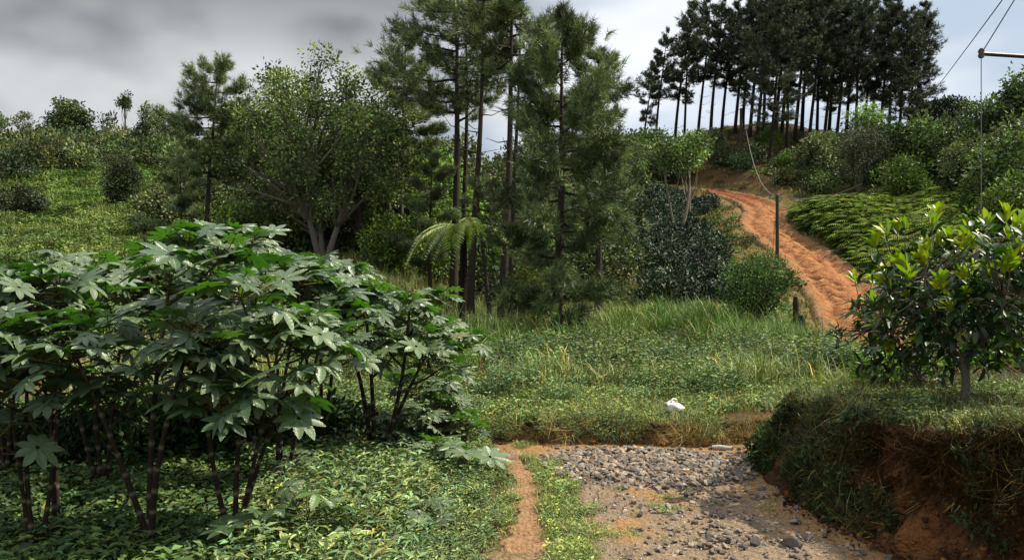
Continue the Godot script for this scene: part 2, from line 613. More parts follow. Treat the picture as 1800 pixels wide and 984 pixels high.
# o: h, r crown radius, cb crown bottom (m), tr, clumps, cr, per, tpls, stems, lean, seed, flat
func broadleaf(called: String, label: String, category: String, at: Vector3, o: Dictionary, group := "") -> Node3D:
	rng.seed = o.seed
	var root := thing(called, label, category, at, group)
	var wood := Sm.new()
	var crown := Acc.new()
	var h: float = o.h
	var cb: float = o.cb
	var r: float = o.r
	var lean: Vector2 = o.get("lean", Vector2.ZERO)
	var cy := (h + cb) * 0.5
	var ry := (h - cb) * 0.5
	var bark: Color = o.get("bark", Color(0.36, 0.33, 0.28))
	var forks := []
	var stems: int = o.get("stems", 1)
	for i in stems:
		var a := TAU * i / stems + rnd(-0.5, 0.5)
		var out := 0.0 if stems == 1 else r * rnd(0.2, 0.45)
		var top := Vector3(cos(a) * out + lean.x * 0.6, cb + ry * rnd(0.2, 0.6), sin(a) * out + lean.y * 0.6)
		var path := curve(Vector3(cos(a) * out * 0.1, -0.15, sin(a) * out * 0.1), top, ball() * Vector3(1, 0, 1) * h * 0.05, 6)
		wood.tube(path, taper(o.tr / sqrt(stems) * 1.15, o.tr * 0.5 / sqrt(stems), 6), 7, jit(bark, 0.06))
		forks.append(path)
	var n: int = o.clumps
	var tpls: Array = o.tpls
	for i in n:
		var g := 1.0 - 2.0 * (i + 0.5) / n
		var a := i * 2.39996 + rnd(-0.3, 0.3)
		var q := sqrt(1.0 - g * g)
		var k := pow(rng.randf(), 0.35)
		var c := Vector3(cos(a) * q * r * k + lean.x, cy + g * ry * k * o.get("top", 1.0), sin(a) * q * r * k + lean.y)
		var best: PackedVector3Array = forks[0]
		for f in forks:
			if f[6].distance_to(c) < best[6].distance_to(c): best = f
		var s: Vector3 = best[rng.randi_range(3, 6)]
		if s.y > c.y - 0.05 * h: s = best[3]
		var L := s.distance_to(c)
		var limb := curve(s, c, Vector3(0, L * rnd(-0.12, 0.06), 0) + ball() * L * 0.09, 5)
		wood.tube(limb, taper(o.tr * rnd(0.25, 0.42), o.tr * 0.07 + 0.004, 5), 5, jit(bark, 0.08))
		var cr: float = o.cr * rnd(0.65, 1.25)
		var tone := rng.randi_range(0, 3)
		for j in int(o.get("twigs", 4)):
			var d := ball().normalized()
			wood.tube(curve(limb[rng.randi_range(3, 5)], c + d * cr * 0.9, Vector3(0, -0.06, 0) * cr, 2), taper(o.tr * 0.06 + 0.005, 0.004, 2), 3, jit(bark, 0.1))
		var per := int(o.per * rnd(0.55, 1.3))
		for j in per:
			var d := ball().normalized()
			var p := c + d * Vector3(1, o.get("flat", 0.75), 1) * cr * pow(rng.randf(), 0.5)
			var pick := tone if rng.randf() < 0.55 else rng.randi_range(0, 3)
			crown.put(tpls[pick + 4 * rng.randi_range(0, 1)], Transform3D(aim((d + ball() * 0.5).normalized(), rnd(0, TAU)).scaled(Vector3.ONE * rnd(0.75, 1.2)), p))
	part("trunk", wood.mesh(o.get("bark_mat", M.pale_bark)), root)
	part("crown", crown.mesh(o.get("mat", M.leaf)), root, "stuff")
	return root

# ---------------------------------------------------------------- castor oil plants
func castor_leaf_mesh(lobes: int, droop: float, mat: Material) -> ArrayMesh:
	var s := Sm.new()
	var step := deg_to_rad(304.0) / (lobes - 1)
	var rows := [0.0, 0.15, 0.27, 0.33, 0.4, 0.47, 0.54, 0.61, 0.68, 0.75, 0.82, 0.88, 0.94, 1.0]
	for i in lobes:
		var th := deg_to_rad(-152.0) + step * i
		var u := absf(th) / PI
		var L := (1.0 - 0.42 * u * u) * rnd(0.92, 1.06)
		var dir := Vector3(sin(th), 0, cos(th))
		var side := Vector3(dir.z, 0, -dir.x)
		var own := droop * rnd(0.6, 1.4)
		var bend := rnd(-0.08, 0.08)
		var pos := PackedVector3Array()
		var col := PackedColorArray()
		var uvs := PackedVector2Array()
		for j in rows.size():
			var r: float = rows[j]
			var q := clampf((r - 0.28) / 0.72, 0, 1)
			var w := r * tan(minf(step * 0.5, 0.39)) if r < 0.28 else 0.122 * (1.0 + 1.75 * q) * (1.0 - pow(q, 1.75)) * (1.0 + (0.07 if j % 2 == 0 else -0.07)) + 0.002
			for k in 5:
				var t := (k - 2) * 0.5
				var p := dir * r * L + side * (t * w + bend * q * q)
				p.y = -own * pow(r * L, 1.8) + absf(t) * w * 0.34 * (0.4 + q) + 0.05 * r
				if k == 0 or k == 4: p.y -= 0.03 * q * (1.0 - q) * 4.0
				pos.append(p)
				col.append(Color.WHITE)
				uvs.append(Vector2(0.5 + t * 0.5, r))
		s.grid(rows.size(), 5, pos, col, uvs)
	return s.mesh(mat)

func make_castor_leaves() -> void:
	rng.seed = 41
	T.castor = []
	for m in [M.castor, M.castor_dark, M.castor, M.castor_fresh, M.castor_old]:
		for d in [0.06, 0.22, 0.42]:
			T.castor.append(castor_leaf_mesh(8 if rng.randf() < 0.6 else 9, d, m))

func air(bearing: float, line: float, depth: float) -> Vector3:
	return Vector3((bearing - 900.0) / 1413.0 * depth, EYE - (line - 492.0) / 1413.0 * depth, -depth)

# stems: [tip bearing, tip line, tip depth]; leaf: lobe length
func castor(label: String, base: Vector3, stems: Array, per: int, leaf_len: float, thick: float, s: int, fork := true) -> Node3D:
	rng.seed = s
	var root := thing("castor_plant", label, "castor plant", base, "castor oil plants")
	var wood := Sm.new()
	var green := Color(0.15, 0.12, 0.09)
	var tips := []
	var drop := 16.0 if fork else -8.0
	if fork:
		leaf_len *= 0.62
		per = int(per * 1.3)
		thick *= 0.74
	for q in stems:
		var tip := air(q[0], q[1] + drop, q[2]) - base
		var L := tip.length()
		var a := Vector3(rnd(-0.02, 0.02), -0.06, rnd(-0.02, 0.02))
		var path := curve(a, tip, Vector3(rnd(-0.05, 0.05), -0.03, rnd(-0.05, 0.05)) * L + Vector3(-tip.x, 0, -tip.z) * 0.06, 66)
		var rad := PackedFloat32Array()
		for i in 67:
			var t := i / 66.0
			rad.append(thick * (1.0 - 0.62 * t) * (1.13 if i % 6 == 0 else 0.98))
		var first := wood.v.size()
		wood.tube(path, rad, 9, green)
		for i in range(first, wood.v.size()):   # pale leaf scars ring the stem
			if int((i - first) / 9) % 6 == 0:
				wood.c[i] = Color(0.36, 0.33, 0.27)
			else:
				wood.c[i] = green.lerp(Color(0.24, 0.22, 0.13), sm(0.5, 1.0, float(i - first) / (67 * 9)))
		tips.append([path[66], (path[66] - path[51]).normalized(), 1.0])
		if fork:
			for k in 3:
				var at: int = [42, 51, 58][k] + rng.randi_range(-3, 3)
				var az := rnd(0, TAU)
				var d := Vector3(cos(az), rnd(0.45, 0.9), sin(az)).normalized()
				var bl := rnd(0.25, 0.48) * clampf(L / 1.5, 0.5, 1.3)
				var e := path[at] + d * bl
				wood.tube(curve(path[at], e, Vector3(0, -0.06, 0) * bl, 5), taper(thick * 0.5, thick * 0.26, 5), 6, green.lerp(Color(0.3, 0.32, 0.17), 0.4))
				tips.append([e, (d + Vector3.UP * 0.5).normalized(), 0.75])
	var spots := []
	for t in tips:
		var p: Vector3 = t[0]
		var d: Vector3 = t[1]
		var n := maxi(4, int(per * t[2] * rnd(0.8, 1.2)))
		var az := rnd(0, TAU)
		for k in n:
			var old := float(k) / n
			az += 2.39996 + rnd(-0.35, 0.35)
			var pitch := lerpf(1.05, 0.05, old) + rnd(-0.2, 0.2)
			var out := Vector3(cos(az) * cos(pitch), sin(pitch), sin(az) * cos(pitch))
			var node := p - d * old * rnd(0.08, 0.28) * clampf(leaf_len / 0.2, 0.4, 1.2)
			var pl := leaf_len * lerpf(0.7, 1.8, old) * rnd(0.75, 1.25)
			var e := node + out * pl
			wood.tube(curve(node, e, Vector3(0, -0.08, 0) * pl, 4), taper(0.0045, 0.003, 4), 4, Color(0.33, 0.27, 0.16) if rng.randf() < 0.7 else Color(0.34, 0.36, 0.17))
			var flat := Vector3(cos(az), 0, sin(az))
			var tilt := lerpf(-0.1, 0.34, old * old) + rnd(-0.3, 0.35)
			var fwd := (flat * cos(tilt) - Vector3.UP * sin(tilt)).normalized()
			var b := aim(fwd, rnd(-0.6, 0.6)).scaled(Vector3.ONE * leaf_len * rnd(0.6, 1.28) * lerpf(0.65, 1.05, minf(old * 2.0, 1.0)))
			spots.append([Transform3D(b, e), old])
	part("stem", wood.mesh(M.stem), root)
	for q in spots:
		var k := rng.randi_range(0, 8) if q[1] > 0.15 else rng.randi_range(9, 11)
		if q[1] > 0.7 and rng.randf() < 0.03: k = rng.randi_range(12, 14)
		var o := part("leaf", T.castor[k], root)
		o.transform = q[0]
	return root

# ---------------------------------------------------------------- the small fruit trees on the terrace
func loquat_leaf_mesh(mat: Material, col: Color, bow: float) -> ArrayMesh:
	var s := Sm.new()
	var pos := PackedVector3Array()
	var cs := PackedColorArray()
	var uvs := PackedVector2Array()
	var ws := [0.06, 0.26, 0.42, 0.46, 0.36, 0.02]
	for j in 6:
		var t := j / 5.0
		for k in 3:
			var x: float = (k - 1) * ws[j] * 0.36
			pos.append(Vector3(x, absf(x) * 0.35 + bow * (t - t * t * 1.9) * 0.5, t))
			cs.append(jit(col, 0.06) if k != 1 else col * 1.12)
			uvs.append(Vector2(k * 0.5, t))
	s.grid(6, 3, pos, cs, uvs)
	return s.mesh(mat)

func loquat(label: String, at: Vector3, center: Vector3, radii: Vector3, whorls: int, fork: float, tr: float, s: int, fresh_bias: float, leaf_len: float) -> Node3D:
	rng.seed = s
	var root := thing("fruit_tree", label, "fruit tree", at, "small fruit trees on the terrace")
	var wood := Sm.new()
	var bark := Color(0.46, 0.43, 0.37)
	var top := Vector3((center.x) * 0.12, fork, center.z * 0.1)
	var trunk := curve(Vector3(0, -0.08, 0), top, Vector3(0.02, 0, 0.02), 6)
	wood.tube(trunk, taper(tr * 1.2, tr * 0.85, 6), 10, bark)
	var limbs := []
	for i in 7:
		var a := TAU * i / 7.0 + rnd(-0.3, 0.3)
		var e := center + Vector3(cos(a) * radii.x * 0.6, rnd(-0.35, 0.4) * radii.y, sin(a) * radii.z * 0.6)
		var path := curve(trunk[rng.randi_range(4, 6)], e, ball() * 0.06, 7)
		wood.tube(path, taper(tr * 0.5, tr * 0.18, 7), 6, jit(bark, 0.08))
		limbs.append(path)
	var leaves := []
	for i in whorls:
		var g := 1.0 - 2.0 * (i + 0.5) / whorls
		var a := i * 2.39996 + rnd(-0.4, 0.4)
		var q := sqrt(1.0 - g * g)
		var k := pow(rng.randf(), 0.3)
		var lump := 1.0 + 0.24 * sin(a * 3.0 + g * 4.0)
		var dir := Vector3(cos(a) * q, g, sin(a) * q)
		var c := center + dir * radii * k * lump
		var best: Vector3 = limbs[0][4]
		for l in limbs:
			for m in range(3, 8):
				if l[m].distance_to(c) < best.distance_to(c): best = l[m]
		wood.tube(curve(best, c, Vector3(0, -0.04, 0), 3), taper(0.007, 0.004, 3), 4, bark * 0.9)
		var axis := (dir * 0.7 + Vector3.UP * 0.75 + ball() * 0.3).normalized()
		var young := g > 0.0 and k > 0.72 and rng.randf() < fresh_bias * (0.45 + 0.55 * g) or rng.randf() < 0.1
		var fr := aim(axis, rnd(0, TAU))
		for m in rng.randi_range(7, 11):
			var az := m * 2.39996
			var open := rnd(0.7, 1.5) if not young else rnd(0.15, 0.75)
			if m > 6: open += 0.5
			var d := (fr * Vector3(cos(az) * sin(open), sin(az) * sin(open), cos(open))).normalized()
			var mesh: ArrayMesh = T.loquat[(4 + rng.randi_range(0, 1)) if young and open < 0.8 else rng.randi_range(0, 3)]
			var size := leaf_len * rnd(0.7, 1.15)
			leaves.append([Transform3D(aim(d, rnd(-0.5, 0.5)).scaled(Vector3.ONE * size), c + d * 0.008 - axis * 0.02 * m * 0.3), mesh])
	part("trunk", wood.mesh(M.pale_bark), root)
	leaves.sort_custom(func(p, q): return p[0].origin.z + absf(p[0].origin.y) * 0.01 > q[0].origin.z + absf(q[0].origin.y) * 0.01)
	for i in mini(300, leaves.size()):
		var o := part("leaf", leaves[i][1], root)
		o.transform = leaves[i][0]
	if leaves.size() > 300:
		for k in 6:
			var st := SurfaceTool.new()
			var any := false
			for i in range(300, leaves.size()):
				if leaves[i][1] == T.loquat[k]:
					st.append_from(leaves[i][1], 0, leaves[i][0]); any = true
			if any:
				var m: ArrayMesh = st.commit()
				m.surface_set_material(0, T.loquat[k].surface_get_material(0))
				part("foliage", m, root, "stuff")
	return root

# ---------------------------------------------------------------- stones
func stone_mesh(detail: int, squash: float, col: Color) -> ArrayMesh:
	var g := (1.0 + sqrt(5.0)) / 2.0
	var p := []
	for q in [[-1, g, 0], [1, g, 0], [-1, -g, 0], [1, -g, 0], [0, -1, g], [0, 1, g], [0, -1, -g], [0, 1, -g], [g, 0, -1], [g, 0, 1], [-g, 0, -1], [-g, 0, 1]]:
		p.append(Vector3(q[0], q[1], q[2]).normalized())
	var f := [[0, 11, 5], [0, 5, 1], [0, 1, 7], [0, 7, 10], [0, 10, 11], [1, 5, 9], [5, 11, 4], [11, 10, 2], [10, 7, 6], [7, 1, 8], [3, 9, 4], [3, 4, 2], [3, 2, 6], [3, 6, 8], [3, 8, 9], [4, 9, 5], [2, 4, 11], [6, 2, 10], [8, 6, 7], [9, 8, 1]]
	for k in detail:
		var nf := []
		for t in f:
			var m := []
			for e in 3:
				p.append((p[t[e]] + p[t[(e + 1) % 3]]).normalized())
				m.append(p.size() - 1)
			nf.append([t[0], m[0], m[2]]); nf.append([t[1], m[1], m[0]]); nf.append([t[2], m[2], m[1]]); nf.append(m)
		f = nf
	var planes := []
	for k in 10:   # broken faces
		planes.append([ball().normalized(), rnd(0.42, 0.75)])
	var sx := rnd(0.7, 1.25)
	var sz := rnd(0.7, 1.1)
	var at := {}
	var v := []
	for q in p:
		var key := Vector3i((q * 100.0).round())
		if not at.has(key):
			var r: Vector3 = q
			for pl in planes:
				var o: float = r.dot(pl[0]) - pl[1]
				if o > 0.0: r -= pl[0] * o
			r += ball() * 0.035
			at[key] = Vector3(r.x * sx, r.y * squash, r.z * sz)
		v.append(at[key])
	var a := Acc.new()
	for t in f:
		a.tri(v[t[0]], v[t[2]], v[t[1]], jit(col, 0.06))
	return a.mesh(M.stone)

# ---------------------------------------------------------------- a tree fern's frond
func frond_mesh(length: float, droop: float, col: Color, pairs := 24, width := 0.26) -> ArrayMesh:
	var a := Acc.new()
	var t := Tpl.new()
	var prev := Vector3.ZERO
	for i in pairs + 1:
		var q := float(i) / pairs
		var p := Vector3(0, length * (0.42 * q - droop * q * q), length * q * (1.0 - 0.18 * droop * q))
		if i > 0:
			var side := Vector3(0.012 * (1.0 - q) + 0.003, 0, 0)
			a.tri(prev - side, prev + side, p, col * 0.75)
			a.tri(prev + side, p + side * 0.8, p, col * 0.75)
		if q > 0.1:
			var w := length * width * pow(sin(clampf(q * 1.02, 0, 1) * PI * 0.86 + 0.25), 0.8) + 0.02
			for s in [-1, 1]:
				var d := Vector3(s, -0.25, 0.45).normalized()
				leaf2(t, Transform3D(aim(d), p), w * rnd(0.9, 1.05), length / pairs * 0.95, 0.0, w * 0.22, jit(col, 0.14))
		prev = p
	a.v.append_array(t.v); a.c.append_array(t.c)
	return a.mesh(M.fern)

# ---------------------------------------------------------------- surfaces
func ground_col(x: float, z: float) -> Color:
	var d := -z
	var b := x / maxf(d, 2.0) * 1413.0 + 900.0
	var v := 0.5 + 0.5 * noise.get_noise_2d(x * 8.0, z * 8.0)
	var c := Color(0.29, 0.29, 0.17).lerp(Color(0.34, 0.31, 0.2), v)
	if d < 9.0:
		c = Color(0.3, 0.25, 0.16)
	c = c.lerp(Color(0.40, 0.40, 0.22), sm(480, 330, b) * sm(20, 32, d) * (1.0 - sm(95, 120, d)))
	c = c.lerp(Color(0.27, 0.2, 0.14), sm(1080, 1150, b) * sm(56, 66, d))
	if x > 6.0 and d > 19.0 and d < 72.0:
		var q := near_road(x, z)
		c = c.lerp(Color(0.47, 0.38, 0.25), (1.0 - sm(1.8, 4.2, q.x)) * (0.6 + 0.4 * v))
	if d < 5.6 and x > -0.25 and x < 0.8:
		c = c.lerp(Color(0.46, 0.385, 0.29), sm(5.5, 4.9, d + 0.6 * fine.get_noise_2d(x * 10.0, z * 10.0)))
	if x > 1.8 and d < 12.0:
		c = c.lerp(Color(0.33, 0.24, 0.15), sm(0.0, 0.3, x - foot_x(z)))
	return c

func lay_ground() -> void:
	var xs := PackedFloat32Array()
	var zs := PackedFloat32Array()
	var x := 0.0
	while x < 420.0:
		xs.append(x)
		x += 0.085 if x < 3.6 else 0.085 + (x - 3.6) * 0.045
	xs.append(460.0)
	var all := PackedFloat32Array()
	for i in range(xs.size() - 1, 0, -1): all.append(-xs[i])
	all.append_array(xs)
	var z := 14.0
	while z > -2.6:
		zs.append(z); z -= 0.9 if z > 0 else 0.3
	z = -2.6
	while z > -520.0:
		zs.append(z)
		z -= 0.075 if z > -9.5 else 0.075 + (-z - 9.5) * 0.018
	var pos := PackedVector3Array()
	var col := PackedColorArray()
	for zz in zs:
		for xx in all:
			pos.append(Vector3(xx, height(xx, zz) - 0.015, zz))
			col.append(ground_col(xx, zz))
	var s := Sm.new()
	s.grid(zs.size(), all.size(), pos, col)
	single("ground", s.mesh(M.ground), "uneven green and brown hillside ground under all the plants", "ground", Vector3.ZERO, "", "structure")

func rubble_mask(x: float, z: float) -> float:
	var p := Vector2((x - 1.12) / 0.92, (z + 6.78) / 0.78)
	return 1.0 - sm(0.75, 1.1, p.length() + 0.22 * fine.get_noise_2d(x * 14.0, z * 14.0))

func road_edge(x: float, z: float) -> float:   # metres inside the track, negative outside
	var l := 0.42 + 0.05 * fine.get_noise_2d(z * 30.0, 3.0) - 0.55 * sm(-6.9, -7.3, z)
	var r := foot_x(z) + 0.12 + 2.4 * sm(-6.5, -7.1, z)
	var far := z - (ledge_z(x) - 0.06)
	return minf(minf(x - l, r - x), far)

func lay_track() -> void:
	var pos := PackedVector3Array()
	var col := PackedColorArray()
	var rows := 0
	var cols := 0
	var z := -1.5
	while z > -8.4:
		cols = 0
		var x := -0.5
		while x < 5.2:
			var e := road_edge(x, z)
			var rub := rubble_mask(x, z)
			var f := fine.get_noise_2d(x * 22.0, z * 22.0)
			var g := fine.get_noise_2d(x * 6.0 + 40.0, z * 6.0)
			var y := height(x, z) + 0.012 + 0.012 * f + 0.03 * rub + 0.012 * g - 0.11 * sm(0.06, -0.1, e)
			if e < -0.14: y -= 0.4
			var c := Color(0.44, 0.385, 0.33).lerp(Color(0.50, 0.43, 0.345), 0.5 + 0.5 * f)
			var orange := sm(0.02, 0.45, g * 0.9 + 0.25 * f + 0.55 * sm(-7.25, -7.6, z) + 0.85 * sm(0.5, 0.12, foot_x(z) - x) * sm(-7.0, -6.6, z) - 0.3 * sm(-5.3, -4.6, z) * sm(0.3, 0.5, foot_x(z) - x))
			c = c.lerp(Color(0.57, 0.43, 0.27).lerp(Color(0.52, 0.40, 0.28), 0.5 + 0.5 * f), orange * (1.0 - 0.75 * rub) * 0.9)
			c = c.lerp(Color(0.35, 0.31, 0.28), rub * 0.7)
			pos.append(Vector3(x, y, z)); col.append(c)
			x += 0.035
			cols += 1
		z -= 0.035
		rows += 1
	var s := Sm.new()
	s.grid(rows, cols, pos, col)
	var road := single("road", s.mesh(M.road), "grey and orange dirt track strewn with broken rubble", "road", Vector3.ZERO, "", "structure")
	# rubble bedded in the track
	rng.seed = 88
	var kinds := []
	for i in 9:
		kinds.append(stone_mesh(1, rnd(0.35, 0.65), [Color(0.54, 0.49, 0.435), Color(0.44, 0.40, 0.36), Color(0.63, 0.57, 0.50)][i % 3]))
	var put := []
	var tries := 0
	while put.size() < 4800 and tries < 140000:
		tries += 1
		var x := rnd(0.25, 2.5)
		var z2 := rnd(-7.7, -3.9)
		var m := rubble_mask(x, z2)
		var thin := 0.10 * sm(0.0, 0.2, 0.5 * fine.get_noise_2d(x * 6.0, z2 * 6.0) + 0.25) * sm(0.05, 0.5, road_edge(x, z2))
		if rng.randf() > maxf(m * (0.6 + 0.6 * fine.get_noise_2d(x * 9.0, z2 * 9.0)), thin): continue
		var size := 0.009 + 0.034 * pow(rng.randf(), 1.9)
		if m < 0.3: size *= 0.85
		put.append([size, Vector3(x, height(x, z2) + 0.015 + 0.03 * m + size * rnd(0.0, 0.4), z2)])
	put.sort_custom(func(p, q): return p[0] * (10.0 + p[1].z) > q[0] * (10.0 + q[1].z))
	var xfs := []
	var cols2 := []
	for i in put.size():
		var b := Basis.from_euler(Vector3(rnd(-0.6, 0.6), rnd(0, TAU), rnd(-0.6, 0.6))).scaled(Vector3.ONE * put[i][0])
		if i < 290:
			var o := part("stone", kinds[rng.randi_range(0, 8)], road)
			o.transform = Transform3D(b, put[i][1])
		else:
			xfs.append(Transform3D(b, put[i][1])); cols2.append(tint(0.85, 1.25))
	for i in 14000:   # grit
		var x := rnd(0.3, 2.7)
		var z2 := rnd(-8.0, -3.0)
		if road_edge(x, z2) < 0.03 or rng.randf() < 0.35 - 0.6 * fine.get_noise_2d(x * 5.0, z2 * 5.0): continue
		xfs.append(Transform3D(Basis.from_euler(Vector3(rnd(0, 6), rnd(0, 6), 0)).scaled(Vector3.ONE * (0.003 + 0.008 * pow(rng.randf(), 2.0))), Vector3(x, height(x, z2) + 0.016, z2)))
		cols2.append(tint(0.9, 1.6))
	scatter("gravel", "loose grey grit and small broken stones on the dirt track", "gravel", kinds.slice(0, 5), xfs, cols2)
	# larger rocks lying loose
	var rocks := [[1329, 966, 0.042, "dark block of rock, largest of the loose rocks at the edge of the track"], [1308, 972, 0.03, "dark rock just beside the largest loose block on the track"], [1420, 950, 0.04, "long grey rock beside the foot of the earth bank"], [1452, 940, 0.022, "small dark rock tight against the grassy bank foot"],
		[1394, 962, 0.05, "flat pale rock between the dark block and the earth bank"], [1126, 914, 0.026, "pointed dark rock standing alone in the middle of the track"], [1176, 901, 0.036, "low grey rock beside the small grass patch on the track"], [1088, 842, 0.035, "tilted dark slab at the edge of the orange bare patch"], [1120, 842, 0.03, "dark wedge of stone across the orange bare patch from the slab"], [1180, 938, 0.022, "flat pale rock lying in the grass strip of the track"], [1302, 950, 0.016, "thin upright splinter of rock behind the dark block"]]
	for r in rocks:
		var d: float = EYE * 1413.0 / (r[1] - 492.0)
		var x: float = (r[0] - 900.0) / 1413.0 * d
		var o := single("rock", stone_mesh(1, rnd(0.6, 0.85), Color(0.38, 0.35, 0.34) if "dark" in r[3] else Color(0.56, 0.52, 0.47)), r[3], "rock", Vector3(x, height(x, -d) + 0.012 + r[2] * 0.45, -d), "loose rocks on the track")
		o.scale = Vector3.ONE * r[2] * 1.25
		o.rotation = Vector3(rnd(-0.3, 0.3), rnd(0, TAU), rnd(-0.3, 0.3))

func lay_path() -> void:
	var pos := PackedVector3Array()
	var col := PackedColorArray()
	var rows := 0
	var z := -2.4
	while z > -8.0:
		var mid := 0.08 + 0.05 * sin(z * 1.9) - 0.1 * sm(-6.6, -7.6, z)
		var hw := (0.125 + 0.09 * fine.get_noise_2d(z * 9.0, 91.0) + 0.05 * fine.get_noise_2d(z * 30.0, 17.0)) * sm(-4.55, -5.0, z + 0.2 * fine.get_noise_2d(z * 20.0, 5.0))
		for k in 17:
			var t := (k - 8) / 8.0
			var x := mid + t * hw * 1.35
			var f := fine.get_noise_2d(x * 20.0, z * 20.0)
			pos.append(Vector3(x, height(x, z) + 0.008 + 0.006 * f - 0.03 * sm(-5.3, -4.5, z) - 0.05 * sm(0.7, 1.0, absf(t)), z))
			col.append(Color(0.50, 0.385, 0.275).lerp(Color(0.57, 0.45, 0.34), 0.5 + 0.5 * f))
		z -= 0.04
		rows += 1
	var s := Sm.new()
	s.grid(rows, 17, pos, col)
	single("footpath", s.mesh(M.road), "narrow bare orange footpath beside the rubble track", "path", Vector3.ZERO, "", "structure")

func lay_red_road() -> void:
	var pos := PackedVector3Array()
	var col := PackedColorArray()
	var n := hill_line.size()
	var dense := PackedVector3Array()
	for i in n - 1:
		for k in 6:
			dense.append(hill_line[i].lerp(hill_line[i + 1], k / 6.0))
	for i in dense.size():
		var t := (dense[mini(i + 1, dense.size() - 1)] - dense[maxi(i - 1, 0)])
		t.y = 0
		t = t.normalized()
		var side := Vector3(-t.z, 0, t.x)
		for k in 41:
			var u := (k - 20) / 20.0
			var w: float = 1.75 + 0.25 * noise.get_noise_2d(i * 1.0, 50.0 * signf(u))
			var p := dense[i] + side * u * w
			var rut := exp(-pow((absf(u + 0.12 * noise.get_noise_2d(i * 1.3, 9.0)) - 0.42) / 0.15, 2.0)) * 0.17 + exp(-pow((u - 0.75 * noise.get_noise_2d(i * 0.9, 33.0)) / 0.07, 2.0)) * 0.14
			var f := fine.get_noise_2d(p.x * 5.0, p.z * 5.0)
			var clod := fine.get_noise_2d(p.x * 14.0, p.z * 14.0)
			p.y += 0.03 - rut + 0.08 * f + 0.06 * clod - 0.3 * sm(0.8, 1.0, absf(u)) + 0.06 * sm(0.55, 0.75, absf(u))
			pos.append(p)
			col.append(Color(0.48, 0.31, 0.195).lerp(Color(0.62, 0.435, 0.285), clampf(0.5 + 0.7 * f + 0.35 * clod, 0, 1)).lerp(Color(0.42, 0.23, 0.15), sm(-54, -60, p.z) * 0.7).lerp(Color(0.48, 0.39, 0.27), sm(0.55, 0.85, absf(u) + 0.3 * f)))
	var s := Sm.new()
	s.grid(dense.size(), 41, pos, col)
	single("red_road", s.mesh(M.red_road), "rutted red dirt road winding up the hill to the pines", "road", Vector3.ZERO, "", "structure")

# an earth bank: pts along the foot (x, z), outward normal to the right of travel
func bank_mesh(foot: PackedVector2Array, inward: float, hb: Callable, cols: Callable, rough: float, steps: int, fs := 1.0) -> ArrayMesh:
	var c := Curve2D.new()
	for p in foot: c.add_point(p)
	for i in range(1, foot.size() - 1):
		var t := (foot[i + 1] - foot[i - 1]) / 6.0
		c.set_point_in(i, -t); c.set_point_out(i, t)
	c.bake_interval = 0.02
	var L := c.get_baked_length()
	var pos := PackedVector3Array()
	var col := PackedColorArray()
	var prof := [[-0.35, -0.06], [-0.1, 0.0], [0.06, 0.12], [0.16, 0.25], [0.24, 0.38], [0.32, 0.5], [0.38, 0.6], [0.43, 0.7], [0.46, 0.78], [0.48, 0.86], [0.47, 0.93], [0.52, 0.99], [0.62, 1.03], [0.78, 1.04], [0.95, 1.02], [1.15, 0.98], [1.5, 0.8]]
	var fine_prof := []
	for i in prof.size() - 1:
		for k in 3:
			var t := k / 3.0
			fine_prof.append([lerpf(prof[i][0], prof[i + 1][0], t), lerpf(prof[i][1], prof[i + 1][1], t)])
	for i in steps:
		var s := L * i / (steps - 1)
		var p := c.sample_baked(s)
		var t := (c.sample_baked(minf(s + 0.05, L)) - c.sample_baked(maxf(s - 0.05, 0.0))).normalized()
		var nrm := Vector2(t.y, -t.x)
		var h: float = hb.call(p, s / L)
		var y0 := lie(p.x, p.y)
		for q in fine_prof:
			var w: Vector2 = p - nrm * q[0] * inward
			var v := Vector3(w.x, y0 + q[1] * h, w.y)
			var face := sm(-0.03, 0.08, q[1]) * (1.0 - sm(0.7, 1.2, q[0]))
			var f := fine.get_noise_3d(v.x * 4.5 * fs, v.y * 4.5 * fs, v.z * 4.5 * fs) * 1.1 + fine.get_noise_3d(v.x * 13.0 * fs, v.y * 9.0, v.z * 13.0 * fs) * 0.6 + fine.get_noise_3d(v.x * 40.0 * fs, v.y * 14.0, v.z * 40.0 * fs) * 0.3
			v += Vector3(nrm.x, 0.25, nrm.y) * f * rough * face
			pos.append(v)
			col.append(cols.call(v, q[1], f))
	var sf := Sm.new()
	sf.grid(steps, fine_prof.size(), pos, col)
	return sf.mesh(M.soil)

